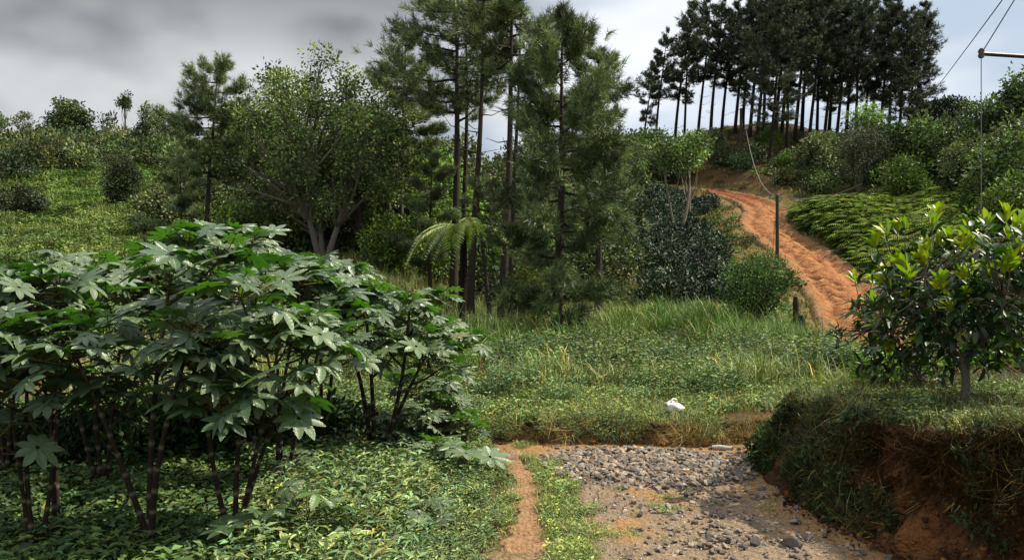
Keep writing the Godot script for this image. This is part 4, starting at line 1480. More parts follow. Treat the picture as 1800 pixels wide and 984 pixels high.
func plant_pines() -> void:
	rng.seed = 70
	var near := needles(Color(0.35, 0.395, 0.25), 30, 0.17, 0.0125, 1.25)
	var mid := needles(Color(0.37, 0.41, 0.26), 26, 0.21, 0.0175, 1.25)
	var far := needles(Color(0.265, 0.295, 0.215), 14, 0.36, 0.05, 1.3)
	pine("pine_tree", "big bushy pine standing alone in the grass, branches down to the weeds", spot(977, 18), {h = 7.3, cb = 0.1, spread = 2.1, tr = 0.135, lean = Vector2(0.25, 0), thick = 0.9, size = 1.2, tufts = near, per = 108, step = 0.13, seed = 101, belly = 0.3, taper = 0.38, rise = 0.05, bare = 0.25, twigs = 3, gap = 0.1})
	pine("pine_tree", "slender pine whose bare dark trunk slants up past the tree fern", spot(826, 24), {h = 11.4, cb = 0.76, spread = 2.1, tr = 0.13, size = 1.2, tufts = mid, per = 56, step = 0.2, seed = 102, lean = Vector2(0.55, 0), dead = 14, gap = 0.2})
	pine("pine_tree", "tall straight pine with a thin see-through crown rising out of sight", spot(796, 27), {h = 12.6, cb = 0.5, spread = 3.3, tr = 0.16, size = 1.2, tufts = mid, per = 74, step = 0.2, seed = 103, lean = Vector2(0.35, 0), dead = 12, gap = 0.2, rise = 0.3})
	pine("pine_tree", "slim pine twin close behind the tall straight see-through one", spot(812, 28), {h = 12.0, cb = 0.6, spread = 2.3, tr = 0.12, size = 1.2, tufts = mid, per = 42, step = 0.24, seed = 104, lean = Vector2(0.2, 0), dead = 10})
	pine("pine_tree", "tall pine with dark twisted foot between the tree fern and the bushy pine", spot(882, 23), {h = 10.8, cb = 0.64, spread = 2.5, tr = 0.15, size = 1.2, tufts = mid, per = 66, step = 0.19, seed = 105, lean = Vector2(0.5, 0), dead = 12})
	pine("pine_tree", "thin pine stem just behind the pine with the twisted foot", spot(897, 25), {h = 11.2, cb = 0.66, spread = 2.0, tr = 0.1, size = 1.2, tufts = mid, per = 42, step = 0.24, seed = 106, lean = Vector2(0.3, 0), dead = 8})
	pine("pine_tree", "leaning thin pine pole beside the tree fern", spot(862, 24), {h = 4.6, cb = 0.7, spread = 0.9, tr = 0.085, tufts = mid, per = 20, step = 0.26, seed = 107, lean = Vector2(-0.5, 0), dead = 6})
	pine("pine_tree", "round dark pine crown standing over the broad leafy trees", spot(722, 32), {h = 9.0, cb = 0.45, spread = 2.5, tr = 0.17, size = 1.2, tufts = mid, per = 105, step = 0.19, seed = 108, lean = Vector2(-0.3, 0), belly = 0.35, taper = 0.45, dead = 8})
	pine("pine_tree", "pale stemmed pine under the round dark crown", spot(706, 30), {h = 8.6, cb = 0.5, spread = 1.7, tr = 0.11, tufts = mid, per = 20, step = 0.22, seed = 109, bark = Color(0.4, 0.37, 0.33), dead = 6})
	pine("pine_tree", "lone wind swept pine with a ragged flag of a top above the meadow", spot(360, 27), {h = 7.3, cb = 0.5, spread = 1.9, tr = 0.11, tufts = near, per = 85, step = 0.1, seed = 117, lean = Vector2(0.35, 0), gap = 0.2, rise = 0.0, top_rise = 0.7, taper = 0.35, belly = 0.5, dead = 14, bare = 0.35, thick = 0.8, size = 1.15})
	pine("pine_tree", "soft feathery young pine beside the wind swept one", spot(318, 33), {h = 5.0, cb = 0.12, spread = 1.8, tr = 0.08, size = 1.3, tufts = near, per = 80, step = 0.2, seed = 111})
	pine("pine_tree", "pine crown rising just behind the big bushy pine", spot(1052, 25), {h = 8.3, cb = 0.4, spread = 2.0, tr = 0.14, size = 1.2, tufts = mid, per = 85, step = 0.2, seed = 112, taper = 0.5})
	pine("pine_tree", "feathery low pine between the round dark crown and the tall straight one", spot(756, 27), {h = 5.0, cb = 0.25, spread = 1.6, tr = 0.08, size = 1.3, tufts = near, per = 80, step = 0.2, seed = 113})
	pine("pine_tree", "dark pine filling the gap behind the pine with the twisted foot", spot(935, 34), {h = 5.4, cb = 0.2, spread = 1.9, tr = 0.12, tufts = mid, per = 80, step = 0.22, seed = 114})
	# the grove on the hilltop
	var protos := []
	var specs := [{h = 14.0, cb = 0.32, spread = 2.3}, {h = 15.5, cb = 0.4, spread = 2.8}, {h = 13.0, cb = 0.45, spread = 2.1}, {h = 16.0, cb = 0.48, spread = 2.6}, {h = 14.5, cb = 0.27, spread = 2.9}, {h = 12.5, cb = 0.36, spread = 2.2}]
	for i in 6:
		var o: Dictionary = specs[i]
		o.merge({tr = 0.17, tufts = far, per = 46, step = 0.25, seed = 130 + i, mat = M.needle_far, lean = Vector2(rnd(0.8, 2.0), rnd(-0.3, 0.3)), thick = 1.1, belly = 0.3, taper = 0.5, dead = 7, twigs = 1, bark = Color(0.2, 0.18, 0.16), gap = 0.15})
		protos.append(o)
	var where := [[1128, 80, 5, 0.8], [1152, 78, 2, 0.92], [1186, 76, 0, 1.0], [1202, 73, 3, 0.85], [1227, 77, 1, 0.95], [1249, 74, 2, 1.05], [1269, 79, 0, 1.0], [1292, 76, 5, 1.05], [1306, 80, 2, 1.02], [1318, 74, 4, 1.05], [1330, 70, 1, 1.05], [1342, 77, 3, 1.0], [1352, 66, 4, 1.0], [1363, 72, 0, 1.15], [1375, 78, 1, 1.1], [1383, 69, 3, 1.0], [1397, 74, 4, 1.1], [1410, 79, 2, 1.2], [1422, 71, 1, 1.0], [1436, 76, 3, 1.0], [1448, 73, 0, 1.05], [1457, 79, 5, 1.2], [1470, 75, 4, 1.0], [1488, 77, 2, 1.1], [1503, 72, 3, 0.95], [1517, 76, 1, 0.95], [1530, 79, 0, 1.1], [1546, 74, 5, 1.15], [1562, 78, 3, 0.92], [1578, 73, 4, 0.95], [1594, 76, 0, 1.0], [1608, 78, 4, 0.95]]
	var made := {}
	for i in where.size():
		var q = where[i]
		var label := "tall dark hilltop grove pine, %s trunk counted from the bushy pine's end" % ordinal(i + 1)
		var p := spot(q[0], q[1]) + Vector3(0, -0.1, 0)
		if not made.has(q[2]):
			var o := pine("hilltop_pine", label, p, protos[q[2]], "pines of the hilltop grove")
			o.scale = Vector3.ONE * q[3]
			made[q[2]] = o
		else:
			copy_of(made[q[2]], "hilltop_pine", label, p, [0.0, 0.4, -0.4, 0.55, -0.5, 0.2][i % 6], q[3], "pines of the hilltop grove")

func plant_broadleaves() -> void:
	rng.seed = 200
	var olive := sprigs(Color(0.38, 0.43, 0.25), 12, 0.15, 0.075, 0.3, 0.1)
	var green := sprigs(Color(0.33, 0.38, 0.22), 12, 0.15, 0.07, 0.3, 0.1)
	var dark := sprigs(Color(0.2, 0.26, 0.15), 12, 0.2, 0.11, 0.4, 0.0)
	var small := sprigs(Color(0.26, 0.34, 0.16), 16, 0.07, 0.038, 0.2, 0.1)
	var light := sprigs(Color(0.42, 0.52, 0.2), 12, 0.16, 0.08, 0.32, 0.1)
	var farleaf := sprigs(Color(0.32, 0.375, 0.22), 12, 0.3, 0.18, 0.55, 0.1)
	var dull := sprigs(Color(0.39, 0.415, 0.27), 12, 0.26, 0.15, 0.5, 0.1)
	var coffee := sprigs(Color(0.18, 0.245, 0.16), 10, 0.17, 0.075, 0.22, -0.1)
	broadleaf("spreading_tree", "wide spreading tree with bare grey limbs showing through sparse leaves", "tree", spot(566, 28), {h = 7.2, cb = 1.2, r = 3.1, tr = 0.2, clumps = 56, cr = 0.66, per = 28, tpls = olive, bark = Color(0.47, 0.44, 0.39), stems = 3, seed = 201, twigs = 7, lean = Vector2(-0.5, 0)})
	broadleaf("spreading_tree", "open crowned leafy tree right behind the tallest castor plant", "tree", spot(480, 33), {h = 6.8, cb = 1.4, r = 2.2, tr = 0.15, clumps = 40, cr = 0.66, per = 32, tpls = green, stems = 2, seed = 202, twigs = 6})
	broadleaf("spreading_tree", "leafy tree with yellowish clumps between the round dark pine and the wide tree", "tree", spot(650, 29), {h = 6.9, cb = 0.8, r = 2.0, tr = 0.13, clumps = 32, cr = 0.62, per = 30, tpls = olive, stems = 2, seed = 203, twigs = 5})
	broadleaf("leafy_tree", "yellow green tree half behind the tall straight pine", "tree", spot(775, 33), {h = 5.4, cb = 0.6, r = 1.8, tr = 0.12, clumps = 24, cr = 0.65, per = 26, tpls = light, stems = 2, seed = 204})
	broadleaf("leafy_tree", "dim leafy tree under the leaning pine pole", "tree", spot(850, 40), {h = 6.5, cb = 0.8, r = 2.4, tr = 0.14, clumps = 26, cr = 0.8, per = 24, tpls = dull, stems = 2, seed = 205})
	broadleaf("bush", "yellow green bush at the foot of the big bushy pine", "bush", spot(938, 20), {h = 2.0, cb = 0.2, r = 0.9, tr = 0.05, clumps = 16, cr = 0.4, per = 26, tpls = sprigs(Color(0.38, 0.42, 0.18), 14, 0.08, 0.03, 0.2, 0.3), stems = 4, seed = 206})
	broadleaf("young_tree", "round dark young tree standing in the cane grass", "tree", spot(1333, 20), {h = 2.0, cb = 0.45, r = 0.75, tr = 0.05, clumps = 22, cr = 0.32, per = 26, tpls = small, stems = 3, seed = 207, bark = Color(0.2, 0.18, 0.15)})
	broadleaf("pale_tree", "small tree with pale forked stems and flat tiers of bright leaves", "tree", spot(1192, 44), {h = 5.6, cb = 3.6, r = 1.9, tr = 0.12, clumps = 13, cr = 0.7, per = 22, tpls = sprigs(Color(0.35, 0.42, 0.23), 12, 0.2, 0.11, 0.35, 0.1), stems = 2, seed = 208, flat = 0.35, bark = Color(0.5, 0.47, 0.4)})
	broadleaf("pale_tree", "bare stemmed pale sapling among the coffee bushes", "tree", spot(1212, 50), {h = 4.8, cb = 3.4, r = 1.1, tr = 0.08, clumps = 7, cr = 0.5, per = 18, tpls = light, stems = 1, seed = 209, flat = 0.4, bark = Color(0.5, 0.47, 0.4)})
	broadleaf("cone_bush", "dark upright bush alone in the sunny meadow", "bush", spot(212, 68), {h = 4.4, cb = 0.2, r = 1.3, tr = 0.1, clumps = 34, cr = 0.6, per = 22, tpls = sprigs(Color(0.24, 0.27, 0.17), 12, 0.2, 0.11, 0.35, 0.2), stems = 2, seed = 210})
	broadleaf("meadow_bush", "low dark bush where the meadow meets the picture's outer edge", "bush", spot(20, 60), {h = 2.2, cb = 0.1, r = 2.4, tr = 0.08, clumps = 26, cr = 0.6, per = 20, tpls = sprigs(Color(0.22, 0.25, 0.17), 10, 0.22, 0.14, 0.35, 0.1), stems = 4, seed = 211})
	broadleaf("umbrella_tree", "flat topped umbrella tree on the skyline beyond the pine grove", "tree", spot(1652, 82), {h = 5.2, cb = 3.0, r = 3.0, tr = 0.16, clumps = 20, cr = 0.9, per = 22, tpls = sprigs(Color(0.15, 0.19, 0.12), 12, 0.3, 0.15, 0.5, 0.1), stems = 2, seed = 212, flat = 0.35})
	broadleaf("pale_tree", "thin light green tree in front of the grove's far end", "tree", spot(1522, 68), {h = 5.0, cb = 2.6, r = 1.3, tr = 0.07, clumps = 12, cr = 0.55, per = 16, tpls = sprigs(Color(0.45, 0.53, 0.26), 12, 0.24, 0.12, 0.45, 0.1), stems = 2, seed = 213, bark = Color(0.45, 0.42, 0.36)})
	# trees and tall shrubs on the slope above the fern mound
	var protos := []
	for q in [[5.0, 1.0, 2.0, farleaf], [4.2, 0.4, 1.9, dull], [6.5, 1.4, 2.6, farleaf], [3.0, 0.3, 1.5, sprigs(Color(0.35, 0.43, 0.18), 12, 0.22, 0.1, 0.42, 0.2)], [5.6, 2.0, 2.0, sprigs(Color(0.28, 0.29, 0.22), 10, 0.2, 0.1, 0.45, 0.1)]]:
		protos.append({h = q[0], cb = q[1], r = q[2], tr = 0.11, clumps = 22, cr = 0.75, per = 22, tpls = q[3], stems = 3, twigs = 5})
	var hill := [
		[1432, 62, 1, 0.9, "grey green shrub right above the red road's upper bend"], [1385, 64, 3, 0.7, "small bush at the inner edge of the upper road bend"], [1510, 54, 4, 0.85, "sparse tree with a thin trunk rising out of the fern mound"], [1560, 56, 0, 0.9, "dark leafy tree behind the fern mound's crest"],
		[1600, 60, 1, 1.0, "grey tree below the end of the pine grove"], [1640, 54, 0, 1.0, "round leafy tree at the far end of the fern mound"], [1590, 50, 3, 0.9, "low bright shrub on the fern mound's far shoulder"], [1690, 52, 2, 0.7, "broad tree just under the umbrella tree"], [1730, 58, 2, 0.75, "large tree behind the larger fruit tree's top"],
		[1765, 66, 0, 0.8, "tall dim tree high on the slope under the crossarm"], [1800, 56, 2, 0.9, "tall dark tree under the end of the horizontal pole"], [1840, 60, 2, 1.0, "dark tree partly cut off beside the hanging wire"], [1735, 40, 3, 0.8, "bright shrub behind the yellow leaves of the fruit tree"], [1790, 38, 0, 0.8, "leafy tree standing close behind the fruit tree"], [1700, 47, 1, 0.7, "dull shrub between the fern mound and the fruit tree"], [1820, 44, 1, 1.0, "dull tree at the slope's outer edge behind the fruit tree"],
		[1470, 66, 0, 0.75, "dark shrub under the middle of the pine grove"], [1540, 66, 1, 0.9, "dull shrub in the shade of the grove's far half"], [1350, 70, 3, 0.6, "scrubby bush on the bank above the red road"], [1250, 70, 1, 0.6, "brownish shrub on the slope under the grove's near trunks"], [1180, 68, 0, 0.8, "dark shrub where the red road disappears"], [1140, 66, 0, 0.9, "dark leafy tree beside the road's vanishing end"],
		[1785, 30, 3, 0.8, "yellow green shrub low behind the larger fruit tree"]]
	place_copies("hill_shrub", "tree", hill, protos, 300, "trees and shrubs on the slope above the fern mound")
	# the wooded middle distance behind the pines
	var wood := [
		[430, 40, 2, 0.9, "dim tree behind the lone wind swept pine"], [400, 36, 1, 0.9, "dull tree beside the wind swept pine's trunk"], [500, 44, 0, 1.1, "dark tree deep behind the wide spreading tree"], [545, 50, 2, 1.0, "tall dim tree behind the bare grey limbs"], [600, 42, 0, 1.0, "leafy tree in the shade beyond the bare grey limbs"], [640, 48, 2, 1.0, "dim tree behind the yellowish clumps"], [690, 44, 1, 1.1, "dull tree behind the pale stemmed pine"], [740, 46, 0, 1.0, "dark tree seen under the round pine crown"], [780, 52, 2, 0.9, "tree deep behind the tall straight pine"], [830, 56, 1, 1.1, "dull tree behind the slanting pine trunk"],
		[880, 50, 0, 0.9, "dark tree seen between the twisted foot pine and the slanting trunk"], [920, 58, 2, 0.8, "tree on the ridge gap beside the bushy pine"], [960, 48, 0, 0.8, "dark shrub behind the bushy pine's trunk"], [1010, 52, 1, 0.9, "dull tree behind the bushy pine's lower branches"], [1060, 46, 0, 0.8, "dark shrub at the top edge of the coffee bushes"], [1090, 56, 2, 0.8, "tree between the bushy pine and the grove's near end"], [480, 34, 3, 0.8, "low bright bush in front of the dim trees"], [620, 32, 3, 0.8, "small light bush under the wide spreading tree"], [690, 28, 3, 0.7, "small light bush beside the pale stemmed pine"], [745, 30, 3, 0.8, "light bush beyond the tree fern"], [410, 30, 3, 0.8, "light bush at the meadow's wooded edge"], [280, 48, 1, 0.8, "dull shrub where the meadow meets the feathery pine"], [335, 52, 0, 1.0, "dark tree behind the feathery young pine"]]
	place_copies("woodland_tree", "tree", wood, protos, 330, "trees of the woodland behind the pines")
	# the ridge behind the meadow
	var ridge := [
		[-20, 128, 6, 1.2, "pale topped tree cut off at the outer end of the ridge"], [40, 128, 5, 1.1, "sparse tall tree near the ridge's outer end"], [75, 132, 6, 0.8, "low grey tree next to the sparse tall one on the ridge"], [120, 126, 0, 1.44, "broad dark tree midway along the ridge"], [150, 130, 5, 0.75, "bare looking tree close to the broad one on the ridge"], [175, 128, 6, 0.75, "grey green tree before the thin topknot tree"], [240, 124, 5, 0.7, "low tree past the thin topknot tree"], [276, 112, 2, 1.07, "big dark tree on the ridge beside the wind swept pine"], [315, 108, 6, 0.9, "tree behind the wind swept pine on the ridge"], [400, 100, 5, 1.0, "ridge tree hidden behind the open crowned tree"], [470, 98, 0, 1.25, "ridge tree behind the wide spreading tree"], [700, 92, 2, 0.96, "ridge tree behind the round dark pine"], [770, 90, 0, 1.06, "ridge tree in the gap by the tall straight pine"], [870, 88, 2, 0.53, "ridge tree in the bright gap beside the slanting trunk"], [930, 88, 0, 0.63, "ridge tree at the bushy pine's edge"], [1000, 86, 2, 0.56, "ridge tree behind the bushy pine's crown"], [1050, 84, 0, 0.96, "ridge tree before the grove's near end"]]
	var rp := protos.duplicate()
	rp.append({h = 6.5, cb = 2.8, r = 1.1, tr = 0.1, clumps = 9, cr = 0.5, per = 11, tpls = dull, stems = 1, twigs = 3})
	rp.append({h = 5.0, cb = 2.4, r = 2.3, tr = 0.12, clumps = 13, cr = 0.7, per = 16, tpls = farleaf, stems = 2, twigs = 3, flat = 0.35})
	place_copies("ridge_tree", "tree", ridge, rp, 360, "trees along the far ridge")
	rng.seed = 390
	var topknot := sprigs(Color(0.3, 0.33, 0.22), 12, 0.4, 0.2, 0.6, 0.1)
	broadleaf("topknot_tree", "thin bare tree with one tuft of leaves at its very top", "tree", spot(217, 118), {h = 8.0, cb = 6.6, r = 0.7, tr = 0.16, clumps = 6, cr = 0.6, per = 12, tpls = topknot, stems = 1, seed = 391, bark = Color(0.34, 0.31, 0.27)})
	broadleaf("topknot_tree", "dead looking bent stub of a tree on the ridge", "tree", spot(196, 118), {h = 5.6, cb = 3.4, r = 0.9, tr = 0.2, clumps = 5, cr = 0.5, per = 5, tpls = topknot, stems = 1, seed = 392, lean = Vector2(-0.5, 0), bark = Color(0.3, 0.27, 0.23)})
	# shrub belt along the top of the meadow: reads as one mass
	rng.seed = 395
	var xfs := []
	var cols := []
	var shrub_meshes := []
	for k in 4:
		var a := Acc.new()
		for i in 60:
			var d := ball()
			a.put([farleaf, dull, farleaf, dull][k][rng.randi_range(0, 7)], Transform3D(aim(d.normalized(), rnd(0, 6)).scaled(Vector3.ONE * rnd(0.8, 1.2)), Vector3(d.x * 1.3, 0.85 + d.y * 0.8, d.z * 1.3)))
		shrub_meshes.append(a.mesh(M.leaf))
	for i in 9000:
		if xfs.size() > 560: break
		var d := rnd(84, 135)
		var b := rnd(-60, 470)
		var x := (b - 900.0) / 1413.0 * d
		var line := 84.0 + 0.035 * b + 10.0 * noise.get_noise_2d(x * 3.0, 7.0)
		if d < line: continue
		xfs.append(stand(Vector3(x, height(x, -d), -d), rnd(0.5, 1.5), rnd(0.6, 1.5))); cols.append(tint(0.7, 1.15))
	for i in 9000:   # woodland floor
		if xfs.size() > 1040: break
		var d := rnd(30, 90)
		var b := rnd(390, 1110)
		var x := (b - 900.0) / 1413.0 * d
		xfs.append(stand(Vector3(x, height(x, -d), -d), rnd(0.4, 1.0))); cols.append(tint(0.6, 1.1))
	for i in 9000:   # slope above the mound and round the grove
		if xfs.size() > 1420: break
		var d := rnd(44, 84)
		var b := rnd(1130, 2200)
		var x := (b - 900.0) / 1413.0 * d
		if near_road(x, -d).x < 4.0 or (b < 1660 and d < 56): continue
		if d < 66 and b < 1300: continue
		if d > 69 and b < 1640: continue
		xfs.append(stand(Vector3(x, height(x, -d), -d), rnd(0.4, 0.95))); cols.append(tint(0.6, 1.1))
	scatter("undergrowth", "dense undergrowth of shrubs below the woodland and along the ridge", "undergrowth", shrub_meshes, xfs, cols)
	# low bushes dotted over the meadow
	rng.seed = 410
	var low := [[85, 33, 0.75, "small dark bush low in the meadow, closest to the castor leaves"], [30, 36, 0.6, "small bush in the meadow next to the closest low one"], [140, 42, 0.7, "rounded small bush midway down the meadow"], [250, 46, 0.6, "small bush in the meadow under the dark upright bush"], [115, 62, 0.6, "tiny bush on the upper meadow beside the dark upright bush"], [285, 78, 0.9, "bush at the top of the meadow beyond the dark upright one"], [70, 74, 0.7, "tiny bush high on the meadow near the shrub belt"], [150, 80, 0.8, "bush at the upper meadow's rim under the thin topknot tree"]]
	var mt := sprigs(Color(0.34, 0.39, 0.2), 12, 0.15, 0.08, 0.25, 0.3)
	var mb: Node3D
	for i in low.size():
		var p := spot(low[i][0], low[i][1])
		if i == 0:
			mb = broadleaf("meadow_bush", low[i][3], "bush", p, {h = 1.1, cb = 0.05, r = 0.6, tr = 0.03, clumps = 16, cr = 0.28, per = 16, tpls = mt, stems = 3, seed = 411, twigs = 1}, "small bushes dotted over the meadow")
			mb.scale = Vector3.ONE * low[i][2]
		else:
			copy_of(mb, "meadow_bush", low[i][3], p, i * 1.1, low[i][2] * 1.5 if i > 3 else low[i][2], "small bushes dotted over the meadow")
	# coffee bushes
	rng.seed = 420
	var first: Array = []
	for i in 3:
		first.append({h = rnd(0.75, 1.05), cb = 0.06, r = rnd(0.55, 0.7), tr = 0.03, clumps = 13, cr = 0.26, per = 12, tpls = [coffee, sprigs(Color(0.22, 0.28, 0.19), 10, 0.17, 0.075, 0.22, -0.1), sprigs(Color(0.15, 0.2, 0.14), 10, 0.17, 0.075, 0.22, -0.1)][i], stems = 3, seed = 421 + i, twigs = 1, mat = M.gloss, bark = Color(0.28, 0.25, 0.2)})
	var made := []
	var n := 0
	var tries := 0
	var used := []
	while n < 190 and tries < 6000:
		tries += 1
		var d := rnd(28.0, 61.0)
		var b := rnd(1085, 1320)
		var x := (b - 900.0) / 1413.0 * d
		var q := near_road(x, -d).x
		if q < 4.6 - 1.2 * sm(44, 56, d) or q > 15.0: continue
		if b < 1150 and d < 34: continue
		var p := Vector3(x, height(x, -d), -d)
		var ok := true
		for u in used:
			if u.distance_to(p) < 0.95: ok = false; break
		if not ok: continue
		used.append(p)
		var label := "dark glossy coffee bush on the slope below the red road"
		if made.size() < 3:
			made.append(broadleaf("coffee_bush", label, "coffee bush", p, first[made.size()], "coffee bushes below the red road"))
		else:
			copy_of(made[rng.randi_range(0, 2)], "coffee_bush", label, p, rnd(0, TAU), rnd(0.65, 1.25), "coffee bushes below the red road")
		n += 1

func place_copies(called: String, category: String, list: Array, protos: Array, s: int, group: String) -> void:
	var made := {}
	for i in list.size():
		var q = list[i]
		var p := spot(q[0], q[1]) + Vector3(0, -0.05, 0)
		if not made.has(q[2]):
			var o: Dictionary = protos[q[2]].duplicate()
			o.seed = s + q[2]
			var t := broadleaf(called, q[4], category, p, o, group)
			t.scale = Vector3.ONE * q[3]
			made[q[2]] = t
		else:
			copy_of(made[q[2]], called, q[4], p, i * 1.7, q[3], group)

func plant_small() -> void:
	rng.seed = 600
	# the tree fern
	var base := spot(806, 20.5)
	var fern := thing("tree_fern", "tree fern with arching feathery fronds among the pine trunks", "tree fern", base)
	var w := Sm.new()
	w.tube(curve(Vector3(0, -0.2, 0), Vector3(0.1, 2.55, 0), Vector3(0.08, 0, 0), 8), taper(0.11, 0.075, 8), 8, Color(0.17, 0.13, 0.1))
	part("trunk", w.mesh(M.bark), fern)
	var fm := []
	for i in 3: fm.append(frond_mesh(1.75, rnd(0.75, 1.0), Color(0.50, 0.54, 0.38), 26, 0.2))
	for i in 13:
		var o := part("frond", fm[i % 3], fern)
		var yaw := TAU * i / 13.0 + rnd(-0.2, 0.2)
		o.transform = Transform3D((Basis(Vector3.UP, yaw) * Basis(Vector3.RIGHT, rnd(-0.3, 0.2))).scaled(Vector3.ONE * rnd(0.8, 1.1)), Vector3(0.1, 2.55, 0))
	# added low shrubs, leaf colour darkened to paint the shade under the castors
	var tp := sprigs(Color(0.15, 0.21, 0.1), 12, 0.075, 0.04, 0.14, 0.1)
	var shade := [[-20, 7.0, "added low shrub darkened as shade behind the outermost castor stem"], [70, 6.8, "added low shrub darkened as shade between the slim stems"], [160, 7.1, "added low shrub darkened as shade behind the slanting bare stem"], [250, 6.9, "added low shrub darkened as shade, framed by the V shaped stems"], [345, 7.2, "added low shrub darkened as shade behind the V's upright stem"], [430, 7.2, "added low shrub darkened as shade behind the ringed stems"], [515, 7.6, "added low shrub darkened as shade at the lawn side of the ringed stems"], [590, 7.9, "added low shrub darkened as shade behind the pale sunlit castor stem"]]
	var protos := []
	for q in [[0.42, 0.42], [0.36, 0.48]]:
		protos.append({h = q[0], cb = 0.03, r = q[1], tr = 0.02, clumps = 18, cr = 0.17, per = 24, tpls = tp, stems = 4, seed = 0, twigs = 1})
	var made := []
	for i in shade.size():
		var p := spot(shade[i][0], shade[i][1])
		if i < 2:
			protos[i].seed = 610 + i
			made.append(broadleaf("added_shade_shrub", shade[i][2], "shrub", p, protos[i], "added shrubs darkened as shade behind the castor stems"))
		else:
			copy_of(made[i % 2], "added_shade_shrub", shade[i][2], p, i * 1.3, rnd(0.9, 1.15), "added shrubs darkened as shade behind the castor stems")
	# bushes round the bank and terrace
	var wt := sprigs(Color(0.24, 0.34, 0.15), 10, 0.06, 0.03, 0.08, 0.3)
	broadleaf("weed_bush", "small leafy weed bush at the foot of the cut bank's nose", "bush", spot(1348, 6.75), {h = 0.34, cb = 0.02, r = 0.13, tr = 0.012, clumps = 11, cr = 0.07, per = 9, tpls = wt, stems = 3, seed = 621, twigs = 1})
	var lt := sprigs(Color(0.42, 0.54, 0.2), 10, 0.12, 0.05, 0.14, 0.3)
	broadleaf("weed_bush", "bright leafy bush behind the larger fruit tree's trunk", "bush", spot(1780, 9.2), {h = 0.85, cb = 0.1, r = 0.5, tr = 0.02, clumps = 14, cr = 0.18, per = 16, tpls = lt, stems = 4, seed = 622})
	broadleaf("weed_bush", "pale leafy bush on the terrace beyond the smaller fruit tree", "bush", spot(1700, 9.8), {h = 0.7, cb = 0.05, r = 0.55, tr = 0.02, clumps = 14, cr = 0.18, per = 14, tpls = wt, stems = 4, seed = 623})
	broadleaf("weed_bush", "straggly bush where the terrace meets the red road", "bush", spot(1580, 9.2), {h = 0.5, cb = 0.05, r = 0.4, tr = 0.02, clumps = 12, cr = 0.14, per = 12, tpls = lt, stems = 4, seed = 624})
	# fallen sticks on the terrace
	var st := [[1615, 680, 6.9, 1665, 695, 6.5, "long pale fallen stick slanting below the smaller fruit tree"], [1700, 660, 7.6, 1790, 659, 7.4, "straight dark fallen pole lying behind the pale trunk"], [1600, 640, 8.2, 1625, 672, 7.6, "bent dry stick leaning at the smaller fruit tree's foot"], [1720, 655, 8.2, 1760, 668, 8.0, "short dry stick on the terrace under the bright bush"], [1722, 719, 4.95, 1752, 706, 5.1, "short pale stick on the lip of the cut bank"], [1650, 668, 7.8, 1690, 655, 8.2, "thin grey stick crossing behind the pale trunk"]]
	for q in st:
		var a := spot(q[0], q[2]); var b := spot(q[3], q[5])
		var s := Sm.new()
		var mid := (a + b) * 0.5
		s.tube(curve(a - mid + Vector3(0, 0.05, 0), b - mid + Vector3(0, 0.06, 0), ball() * 0.04, 6), taper(0.012, 0.007, 6), 6, Color(0.55, 0.5, 0.42) if not "dark" in q[6] else Color(0.22, 0.19, 0.16), true)
		single("stick", s.mesh(M.wood), q[6], "stick", mid, "fallen sticks on the terrace")
	var brush := []
	for k in 2:
		var s := Sm.new()
		for i in 26:
			var a := ball() * Vector3(0.3, 0, 0.3)
			s.tube(curve(a, a + Vector3(rnd(-0.4, 0.4), rnd(0.05, 0.4), rnd(-0.4, 0.4)), ball() * 0.06, 3), taper(0.005, 0.002, 3), 3, jit(Color(0.5, 0.45, 0.36), 0.2))
		brush.append(s.mesh(M.wood))
	var xfs := []; var cols := []
	for i in 90:
		var d := rnd(7.0, 10.5); var b := rnd(1520, 1830)
		var x := (b - 900.0) / 1413.0 * d
		if -d < back_z(x): continue
		xfs.append(stand(Vector3(x, height(x, -d), -d), rnd(0.5, 1.0), 0.7)); cols.append(tint(0.7, 1.2))
	scatter("dry_twigs", "tangle of dry grey twigs on the terrace behind the fruit trees", "twigs", brush, xfs, cols)

func ring_mesh(profile: Array, sides: int, col: Color, mat: Material) -> ArrayMesh:
	var s := Sm.new()
	var pts := PackedVector3Array(); var rad := PackedFloat32Array()
	for q in profile:
		pts.append(Vector3(0, q[0], 0)); rad.append(q[1])
	s.tube(pts, rad, sides, col, true)
	return s.mesh(mat)

func wire_mesh(a: Vector3, b: Vector3, sag: float, r: float, col: Color) -> ArrayMesh:
	var s := Sm.new()
	var pts := PackedVector3Array()
	for i in 33:
		var t := i / 32.0
		pts.append(a.lerp(b, t) - Vector3(0, sag * 4.0 * t * (1.0 - t), 0))
	s.tube(pts, taper(r, r, 32), 5, col)
	return s.mesh(M.wire)

